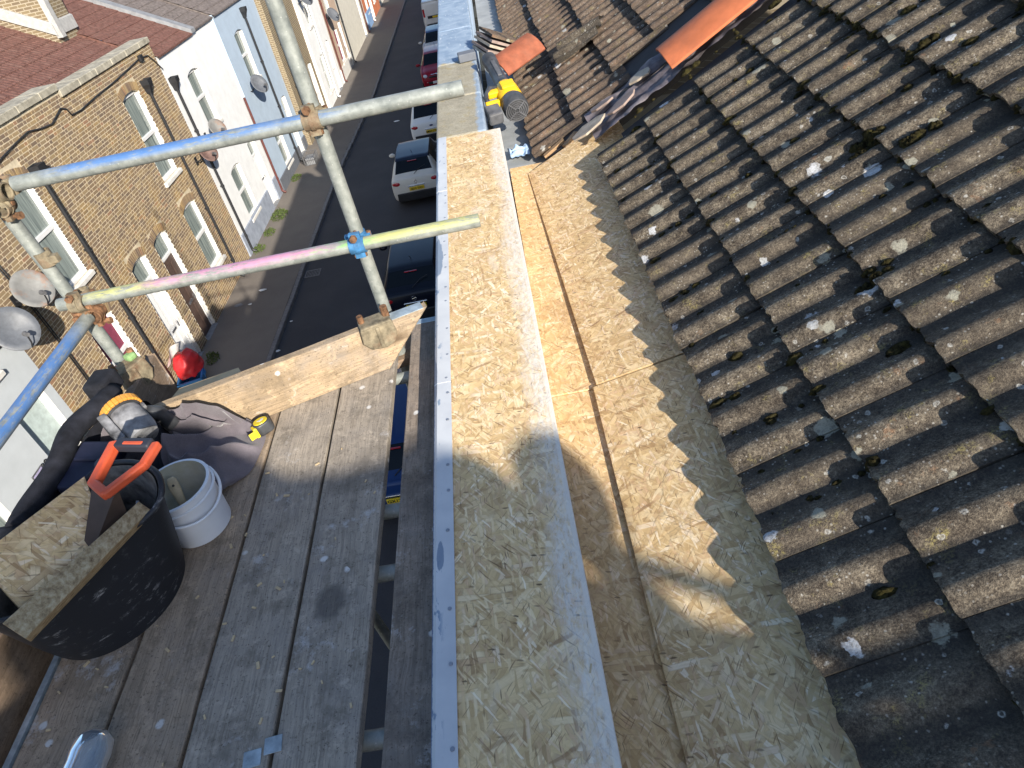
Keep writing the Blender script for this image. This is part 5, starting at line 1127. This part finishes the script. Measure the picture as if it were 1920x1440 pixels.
MB().box(1.09, 1.28, .012, .060, .197, .2005).build('metal_band', M['hoop'], tb); MB().box(.06, .17, .012, .058, .197, .2005).build('metal_band', M['hoop'], tb)
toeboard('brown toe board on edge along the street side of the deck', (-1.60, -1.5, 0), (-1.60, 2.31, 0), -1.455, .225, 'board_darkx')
sboard('dark plank end lying under the trim beyond the inner board', -.13, .13, -.24, .24, 'board_dark', z=-1.64, hoop=False) if False else None
T = thing('scaffold_board', 'dark plank crossing under the white trim beyond the toe board end', 'scaffold board', NM(-.50, 2.34, -1.635) @ Matrix.Rotation(radians(17), 4, 'Z'), 'deck boards of the scaffold')
MB().box(-.45, .28, -.112, .112, -.038, 0).build('plank', M['board_darkx'], T, bevel=.004)
tag(MB().prism([(-1.47, 1.93, -1.50), (-1.12, 1.99, -1.50), (-1.205, 2.14, -1.50), (-1.43, 2.075, -1.50)], (0, 0, .018)).build('plywood_offcut', M['ply'], None, NM(), bevel=.002), 'pale plywood offcut behind the skewed toe board', 'plywood')
# ================================================================= LOOSE THINGS ON THE DECK
# --- black rubber tub, squeezed out of round
tub = thing('rubber_tub', 'black flexible rubber tub scuffed white, holding chipboard offcuts', 'tub', NM(-1.410, 1.215, ZD))
dd = Vector((.585, .811, 0)); nn = Vector((.811, -.585, 0))
def sup(a, ea, eb, p):
    c, s_ = cos(a), sin(a); return (ea * math.copysign(abs(c) ** (2 / p), c), eb * math.copysign(abs(s_) ** (2 / p), s_))
def tubpt(a, t, inn=0.0):
    """t 0 floor .. 1 rim; long axis along dd"""
    q = t ** .8; ea = (.205 + .050 * q) - inn; eb = (.190 - .045 * q) - inn; p = 2.0 + .7 * t
    u, w = sup(a, ea, eb, p); z = .345 * t
    w += .022 * t * t * sin(a * 2 + .6) + .012 * t * sin(3 * a); z += .020 * t * (cos(2 * a)) + .008 * sin(5 * a) * t
    v = dd * (u + .01) + nn * (w + .085 * t); return (v.x, v.y, z)
mb = MB(); n = 72
mb.grid(lambda u, v: tubpt(2 * pi * u, v), n, 15, close_u=True)
mb.grid(lambda u, v: tubpt(-2 * pi * u, 1 - v * .97, .008), n, 10, 1, close_u=True)
b0 = [tubpt(2 * pi * i / n, 0) for i in range(n)]; mb.add(b0, [tuple(reversed(range(n)))]); b1 = [tubpt(2 * pi * i / n, .03, .01) for i in range(n)]; mb.add(b1, [tuple(range(n))], 1)
body = mb.build('body', [M['rubber'], M['dustrub']], tub, smooth=True, auto=50)
rm = MB(); rm.path([tubpt(2 * pi * i / 60, 1.0, -.004) for i in range(61)], .0085, 8); rm.build('rim', M['rubber'], tub, smooth=True)
# --- chipboard offcuts standing in the tub
def sheet(label, P, thick, mat='osb_loose', flat=(1, 1, 1, 1, 0, 0)):
    """P: 4 corners (near frame), rectangle-like; local XY plane = sheet"""
    P = [Vector(p) for p in P]; x = (P[1] - P[0]).normalized(); z = x.cross(P[3] - P[0]).normalized(); y = z.cross(x)
    Mx = Matrix(((x.x, y.x, z.x, P[0].x), (x.y, y.y, z.y, P[0].y), (x.z, y.z, z.z, P[0].z), (0, 0, 0, 1))); inv = Mx.inverted()
    L = [inv @ p for p in P]; mb = MB().prism([(p.x, p.y, 0) for p in L], (0, 0, -thick)); mb.m = [1, 1, 1, 1, 0, 0]
    return tag(mb.build('chipboard_offcut', [M[mat], M['osb_edge']], None, NEAR @ Mx, bevel=.0015), label, 'chipboard')
sheet('square chipboard offcut leaning at the back of the black tub', [(-1.385, .985, -1.300), (-1.265, 1.195, -1.320), (-1.335, 1.355, -1.205), (-1.49, 1.09, -1.175)], .018)
bn, bf = Vector((-1.240, .842, -1.192)), Vector((-1.318, .890, -1.188)); tn, tf = Vector((-1.122, 1.230, -1.256)), Vector((-1.164, 1.262, -1.250)); w_ = Vector((-.012, .010, -.030)); bn, bf, tn, tf = [p - nn * .004 for p in (bn, bf, tn, tf)]
mb = MB(); mb.add([bn, tn, tf, bf, bn + w_, tn + w_, tf + w_, bf + w_], [(0, 1, 2, 3), (7, 6, 5, 4), (0, 4, 5, 1), (1, 5, 6, 2), (2, 6, 7, 3), (3, 7, 4, 0)]); mb.m = [1, 1, 1, 1, 1, 1]
tag(mb.build('chipboard_offcut', [M['osb_loose'], M['osb_edge']], None, NM(), bevel=.002), 'narrow chipboard offcut on edge along the near side of the black tub', 'chipboard')
# --- handsaw: dark blade down in the tub, orange handle up
saw = thing('handsaw', 'handsaw with an orange and black handle, dark blade down in the black tub', 'saw', NM())
H0 = Vector((-1.243, 1.268, -1.155)); HA_ = Vector((-1.238, 1.408, -1.150)); HB_ = Vector((-1.098, 1.368, -1.145)); HC_ = Vector((-1.110, 1.300, -1.165)); HD_ = Vector((-1.190, 1.222, -1.170))
ctr = (H0 + HA_ + HB_ + HC_ + HD_) / 5; nrm = (HA_ - H0).cross(HB_ - H0).normalized()
if nrm.z < 0: nrm = -nrm
def flat(p): return p - nrm * (p - ctr).dot(nrm)
PO = [flat(p) for p in (H0, HA_, HB_, HC_, HD_)]
def bar(a, b, w, th, name, mat, par, ext=.5):
    a, b = Vector(a), Vector(b); d = (b - a).normalized(); s_ = nrm.cross(d); m = MB(); m.obox((a + b) / 2, d * ((b - a).length / 2 + w * ext), s_ * w, nrm * th); return m.build(name, M[mat], par, bevel=.007, seg=3, smooth=True, auto=60)
bar(PO[0], PO[1], .0145, .014, 'handle_front', 'orange', saw); bar(PO[2], PO[3], .012, .013, 'handle_back', 'orange', saw); bar(PO[3], PO[4], .012, .013, 'handle_lower', 'orange', saw); bar(PO[4], PO[0], .013, .014, 'handle_foot', 'orange', saw)
g_ = bar(PO[1] + (PO[2] - PO[1]) * .10, PO[1] + (PO[2] - PO[1]) * .88, .0165, .0155, 'grip', 'darkgrip', saw, .2)
s0 = PO[1] + (PO[2] - PO[1]) * .32 + nrm * .0155; bar(s0 - nrm.cross((PO[2] - PO[1]).normalized()) * .005, PO[1] + (PO[2] - PO[1]) * .74 + nrm * .0155 - nrm.cross((PO[2] - PO[1]).normalized()) * .005, .0055, .0022, 'grip_inlay', 'orange', g_, .4)
mb = MB(); Q = [PO[0] + Vector((-.010, .004, -.004)), PO[4] + Vector((.012, .030, -.012)), Vector((-1.225, 1.215, -1.40)), Vector((-1.37, 1.105, -1.40))]
tb_ = nrm * .001
mb.prism(Q, nrm * -.0016); mb.build('blade', M['blade'], saw)
# --- tool bag with cordless tools
bagT = thing('tool_bag', 'open black canvas tool bag with a padded rolled edge, at the street side', 'tool bag', NM())
c0 = Vector((-1.475, 1.62, ZD)); ad = Vector((.04, .46, 0)).normalized(); bd = Vector((ad.y, -ad.x, 0))
def bagpt(u, v):
    a = 2 * pi * u; x, y = sup(a, .225, .110, 4.0); k = 1 + .05 * mn.noise(Vector((cos(a) * 2, sin(a) * 2, v * 3))); p = c0 + ad * x * k + bd * y * k * (1 - .05 * v); return (p.x, p.y, ZD + .012 + .235 * v + .012 * mn.noise(Vector((cos(a) * 3, sin(a) * 3, 4))) * v)
mb = MB(); mb.grid(bagpt, 48, 9, close_u=True); mb.grid(lambda u, v: tuple(Vector(bagpt(-u, 1 - v)) * 1.0 + (c0 - Vector(bagpt(-u, 1 - v))).normalized() * .012), 48, 9, close_u=True)
mb.add([bagpt(i / 48, .02) for i in range(48)], [tuple(range(48))]); mb.build('body', M['bag'], bagT, smooth=True)
roll = [c0 + ad * s - bd * (.115 + .012 * sin(s * 20)) + Vector((0, 0, .262 + .018 * sin(s * 9 + 1))) for s in [-.30 + .6 * k / 22 for k in range(23)]]
mb = MB(); mb.path([tuple(p) for p in roll], .036, 14); mb.build('rolled_edge', M['bag'], bagT, smooth=True)
mb = MB(); mb.obox(c0 + ad * .325 - bd * .150 + Vector((0, 0, .268)), ad * .055, bd * .045, Vector((0, 0, .040))); mb.build('end_block', M['bag'], bagT, bevel=.018, seg=3)
mb = MB(); mb.obox(c0 - ad * .335 - bd * .125 + Vector((0, 0, .235)), ad * .045, bd * .055, Vector((0, 0, .035))); mb.build('end_flap', M['bag'], bagT, bevel=.022, seg=3)
# battery charger (navy block with a round boss)
chg = thing('battery_charger', 'navy blue tool case with a round screw boss inside the tool bag', 'charger', NM())
cc = c0 + bd * -.015 + ad * -.02 + Vector((0, 0, .225)); tz = Vector((.15, -.1, 1)).normalized(); tx = (ad - tz * ad.dot(tz)).normalized(); ty = tz.cross(tx)
cc = cc - tx * .035; MB().obox(cc, tx * .095, ty * .070, tz * .028).build('case', M['navy'], chg, bevel=.010); MB().obox(cc + tx * .045 + ty * .012 + tz * .031, tx * .038, ty * .045, tz * .006).build('raised_panel', M['navy'], chg, bevel=.005)
pb = cc + ty * -.05 + tx * -.005 + tz * .028
MB().tube(pb, pb + tz * .012, .028, 20).build('boss', M['greypl'], chg, bevel=.003); s_ = MB().tube(pb + tz * .012, pb + tz * .016, .015, 14)
s_.obox(pb + tz * .0165, tx * .010, ty * .002, tz * .001).obox(pb + tz * .0165, tx * .002, ty * .010, tz * .001); s_.build('screw', M['blackgrey'], chg)
for k, (u_, v_, z_, r_, lb) in enumerate(((.10, .03, .215, .3, 'black battery pack under the dusty power tool'), (-.16, .02, .20, -.5, 'black battery pack at the tub end of the tool bag'))):
    bpk = thing('battery_pack', lb, 'battery', NEAR @ Matrix.Translation(c0 + ad * u_ + bd * v_ + Vector((0, 0, z_))) @ Matrix.Rotation(r_, 4, 'Z') @ Matrix.Rotation(.3, 4, 'X'), 'battery packs in the tool bag')
    MB().box(-.038, .038, -.055, .055, -.03, .025).build('pack', M['bag'], bpk, bevel=.010); MB().box(-.026, .026, -.040, .030, .025, .036).build('slide_rail', M['greypl'], bpk, bevel=.003); MB().box(-.015, .015, .054, .058, -.012, .012).build('catch', M['dusty'], bpk)
# dusty jigsaw-like tool with an amber ring
gt_ = thing('power_tool', 'dusty grey and amber power tool lying on the tool bag', 'power tool', NM())
pc = Vector((-1.425, 1.745, -1.325)); ta = Vector((-.62, .66, .42)).normalized(); tu = (Vector((0, 0, 1)) - ta * ta.z).normalized(); ts = ta.cross(tu)
B4 = Matrix.Translation(pc) @ Matrix((ts, tu, ta)).transposed().to_4x4()
MB().lathe([(.0, -.105), (.048, -.10), (.056, -.07), (.058, -.01), (.052, .02)], n=28).build('motor_body', M['dusty'], gt_, B4, smooth=True, auto=40)
MB().lathe([(.052, .015), (.060, .02), (.060, .052), (.050, .056)], n=28).build('collar', M['blackgrey'], gt_, B4, smooth=True, auto=40)
am = MB()
for k in range(15):
    a0, a1 = radians(-20 + k * 13), radians(-20 + (k + 1) * 13)
    am.prism([(r * cos(a), r * sin(a), .022) for a, r in ((a0, .056), (a0, .0685), (a1, .0685), (a1, .056))], (0, 0, .026))
am.build('amber_crescent', M['amber'], gt_, B4, bevel=.003)
MB().box(-.045, .045, -.115, -.045, -.04, .05).build('side_housing', M['blackgrey'], gt_, B4, bevel=.016, seg=3); MB().box(-.075, -.045, -.06, .05, -.09, .03).build('base_plate', M['dusty'], gt_, B4, bevel=.004)
MB().path([pc + ts * .055 - ta * .03, pc + ts * .085 + Vector((0, 0, -.05)), pc + ts * .10 + Vector((.02, -.02, -.11))], .028, 12).build('grip', M['blackgrey'], gt_, smooth=True)
MB().tube(pc + ts * .055 + ta * .0, pc + ts * .066 + ta * .0, .018, 14).build('dial', M['greypl'], gt_)
# --- white bucket with brush
bk = thing('bucket', 'white plastic bucket with dried resin inside and a loop handle', 'bucket', NM(-1.205, 1.450, ZD))
mb = MB(); mb.lathe([(.0, .0), (.090, .0), (.0965, .006), (.1075, .150), (.1085, .186), (.1130, .188), (.1130, .196), (.1035, .197)], n=48)
mb.lathe([(.1035, .197), (.1030, .15), (.0935, .012), (.0, .010)], n=48, mi=1); mb.build('body', [M['white_plastic'], M['bucket_in']], bk, smooth=True, auto=40)
MB().lathe([(.1095, .160), (.1155, .162), (.1155, .168), (.1095, .170)], n=48).build('rim_band', M['white_plastic'], bk, smooth=True, auto=40)
MB().lathe([(.0, .014), (.0935, .016)], n=40).build('resin', M['resin'], bk)
ha = radians(-38); hv = Vector((cos(ha), sin(ha), 0)); hu = Vector((-hv.y, hv.x, 0)); hp = []
for k in range(25):
    a = pi * k / 24; hp.append(hu * .117 * cos(a) + hv * (.006 + .118 * sin(a)) + Vector((0, 0, .166 - .045 * sin(a))))
MB().path([tuple(p) for p in hp], .0048, 8).build('handle', M['white_plastic'], bk, smooth=True)
lug = MB().tube((0, 0, 0), (.008, 0, 0), .011, 12).mesh('lug', M['white_plastic'])
for s_ in (-1, 1): p = hu * .110 * s_ + Vector((0, 0, .166)); place('lug', lug, bk, Matrix.Translation(p) @ (hu * s_).to_track_quat('X', 'Z').to_matrix().to_4x4())
br = thing('paint_brush', 'pale wooden paint brush standing in the white bucket', 'brush', NM(-1.205, 1.450, ZD))
p0 = Vector((.012, -.055, .025)); p1 = Vector((-.038, .058, .178)); d = (p1 - p0).normalized(); sx = d.cross(Vector((0, 0, 1))).normalized(); sy = sx.cross(d)
mb = MB(); vs = []; fs = []; N_ = 12; st = [(0, .012, .008), (.18, .014, .008), (.42, .0095, .007), (.62, .0135, .0085), (.82, .017, .009), (.95, .0155, .008), (1.0, .009, .005)]
for (t, a_, b_) in st: vs += [p0 + (p1 - p0) * t + sx * a_ * cos(2 * pi * i / N_) + sy * b_ * sin(2 * pi * i / N_) for i in range(N_)]
for j in range(len(st) - 1): fs += [(j * N_ + i, j * N_ + (i + 1) % N_, (j + 1) * N_ + (i + 1) % N_, (j + 1) * N_ + i) for i in range(N_)]
fs.append(tuple(range((len(st) - 1) * N_, len(st) * N_))); mb.add(vs, fs).build('handle', M['wood_light'], br, smooth=True)
hl = p0 + (p1 - p0) * .86 + sy * .0088; MB().tube(hl - sy * .002, hl + sy * .0006, .0042, 10).build('hanging_hole', M['dark_void'], br)
MB().obox(p0 - d * .012, d * .016, sx * .020, sy * .009).build('ferrule', M['hoop'], br, bevel=.003)
# --- mauve cloth heaped against the toe board
def clothh(u, v):
    x = -1.62 + .58 * u; y = 1.52 + .56 * v
    ex = (u - .5) * 2; ey = (v - .45) * 2; cx_, cy_ = -1.33, 1.74; k = max(0.3, 1 - .30 * max(0, ex * ex + ey * ey - .70) + .05 * mn.noise(Vector((ex * 2, ey * 2, 0))))
    x = cx_ + (x - cx_) * k; y = cy_ + (y - cy_) * k
    P3 = Vector((x * 6, y * 6, 0)); wv = mn.noise(P3 * .7) * 1.6
    a1 = (y - 1.70) * 16 + (x + 1.3) * 5 + wv * 2; a2 = (x + 1.35) * 19 - (y - 1.7) * 7 + wv * 2.4
    f = .085 * (1 - abs(sin(a1))) ** 1.6 + .055 * (1 - abs(sin(a2))) ** 2.0 + .030 * abs(mn.noise(P3 * 1.1 + Vector((0, 0, 3)))) + .010 * mn.noise(P3 * 3.0)
    edge = min(1, 5 * min(u, 1 - u, v + .05)); body = max(0, 1 - ((x + 1.40) / .30) ** 2) * max(0, 1 - ((y - 1.76) / .24) ** 2)
    z = ZD + .005 + edge * (.008 + f * (.55 + .6 * body)) + .030 * body
    toe = 1.745 + (x + 1.64) * .340 - .014                                  # front face of the toe board
    if y > toe: z = max(z, ZD + .02) + (y - toe) * 1.02; y = toe - .014 - .010 * abs(sin(8 * x + wv)) - .3 * f
    return (x, y, z)
mb = MB(); mb.grid(clothh, 150, 130); o = mb.build('cloth', M['cloth'], None, NM(), smooth=True); tag(o, 'crumpled mauve grey cloth heaped against the skewed toe board', 'cloth')
sm_ = o.modifiers.new('smooth', 'SMOOTH'); sm_.iterations = 2; sm_.factor = .5
# --- tape measure
tm_ = thing('tape_measure', 'yellow and black tape measure on the edge of the mauve cloth', 'tape measure', NM(-1.068, 1.842, ZD + .012) @ Matrix.Rotation(radians(38), 4, 'Z') @ Matrix.Rotation(radians(-12), 4, 'X'))
def rsq(w, h, r, n=6):
    P = []
    for (cx_, cy_, a0) in ((w - r, h - r, 0), (-w + r, h - r, 90), (-w + r, -h + r, 180), (w - r, -h + r, 270)):
        P += [(cx_ + r * cos(radians(a0 + 90 * k / n)), cy_ + r * sin(radians(a0 + 90 * k / n)), 0) for k in range(n + 1)]
    return P
MB().prism(rsq(.034, .031, .022), (0, 0, .046)).build('case', M['blackgrey'], tm_, bevel=.006, seg=3, smooth=True, auto=50)
MB().lathe([(.0, .0485), (.0255, .0485), (.0265, .046)], n=26).build('yellow_disc', M['lemon'], tm_, smooth=True, auto=30)
MB().prism([(-.004, -.006, .0486), (.006, -.009, .0486), (.016, .002, .0486), (.010, .009, .0486), (.0, .004, .0486), (-.012, .008, .0486)], (0, 0, .0005)).build('logo_splash', M['white_pl'], tm_)
MB().box(-.041, -.028, -.030, .006, .004, .044).build('mouth', M['lemon'], tm_, bevel=.004); MB().box(-.064, -.036, -.031, -.025, .010, .036).build('tape_end', M['lemon'], tm_, bevel=.001); MB().box(-.066, -.063, -.034, -.018, .008, .038).build('end_hook', M['greypl'], tm_)
MB().box(-.02, .016, .030, .037, .012, .034).build('belt_clip', M['lemon'], tm_, bevel=.003)
# --- clear bottle lying at the lower edge
bo = thing('plastic_bottle', 'clear bluish plastic bottle lying on the deck at the bottom edge', 'bottle', NM(-1.262, .60, ZD + .047))
ay = Matrix.Rotation(radians(-90), 3, 'X')
MB().lathe([(.0, .185), (.030, .183), (.044, .165), (.047, .13), (.0455, .11), (.047, .09), (.0455, .07), (.047, .05), (.047, -.06), (.035, -.11), (.014, -.14), (.014, -.165)], n=32, ax=ay, ex=(1.08, .96)).build('bottle_wall', M['bottle'], bo, smooth=True)
MB().lathe([(.016, -.155), (.016, -.18), (.0, -.181)], n=18, ax=ay).build('cap', M['p_blue'], bo); MB().lathe([(.0465, .02), (.048, .02), (.048, -.05), (.0465, -.05)], n=30, ax=ay, ex=(1.08, .96)).build('label_sleeve', plain('blue_sleeve', (.10, .25, .55), .4), bo, smooth=True)
# --- curls of plaster and splinters on the boards
rn = random.Random(31)
sp = MB()
for _ in range(60):
    x = rn.uniform(-1.5, -.62); y = rn.uniform(.55, 1.7); l = rn.uniform(.003, .010); a = rn.uniform(0, 6.28)
    sp.obox((x, y, ZD + .002), (l * cos(a), l * sin(a), 0), (-l * .4 * sin(a), l * .4 * cos(a), 0), (0, 0, .0015))
for _ in range(90):
    y = rn.uniform(.2, 3.9); x = rn.uniform(-.33, -.02) + shx(y); l = rn.uniform(.003, .012); a = rn.uniform(0, 6.28)
    sp.obox((x, y, ZP + .001), (l * cos(a), l * sin(a), 0), (-l * .2 * sin(a), l * .2 * cos(a), 0), (0, 0, .0008))
o = sp.build('debris', M['wood_light'], None, NM()); o['kind'] = 'stuff'
# --- unseen blocker added behind the camera, outlined to throw the soft deck shadow
cs = thing('chimney_stack', 'chimney stack wrapped in a dark tarpaulin on the roof behind the camera', 'chimney', NM())
YC = -3.1
OUT = [(-.2, -1.9), (-.2, .56), (.44, .59), (.497, .575), (.512, .62), (.53, .76), (.60, .92), (.68, 1.10), (.80, 1.19), (1.0, 1.215), (1.16, 1.215), (1.25, 1.18), (1.30, 1.10), (1.36, 1.02), (1.45, .945), (1.62, .93), (1.80, .94), (1.96, .985), (2.03, .967), (2.08, .92), (2.12, .70), (2.15, .56), (2.20, .49), (2.30, .465), (2.42, .46), (2.50, .53), (2.62, .59), (2.9, .60), (3.35, .58), (3.35, -1.9)]  # outline worked back from the shadow it has to cast
MB().prism([(x, YC - .06, z) for x, z in OUT], (0, .12, 0)).build('tarpaulin', M['bag'], cs, bevel=.02, seg=3)
MB().box(.75, 3.2, YC - .55, YC - .061, -1.9, .40).build('stack', M['brick_far'], cs)
MB().ell((2.275, YC, .80), (.185, .12, .20), 24, 14).build('cowl', M['greypl'], cs, smooth=True); MB().tube((2.26, YC, .44), (2.265, YC, .66), .055, 16).build('pot', M['terracotta'], cs)
MB().path([(2.16, YC, .62), (2.28, YC, .590), (2.40, YC, .552), (2.58, YC, .50)], .026, 8).build('aerial_boom', M['greypl'], cs)
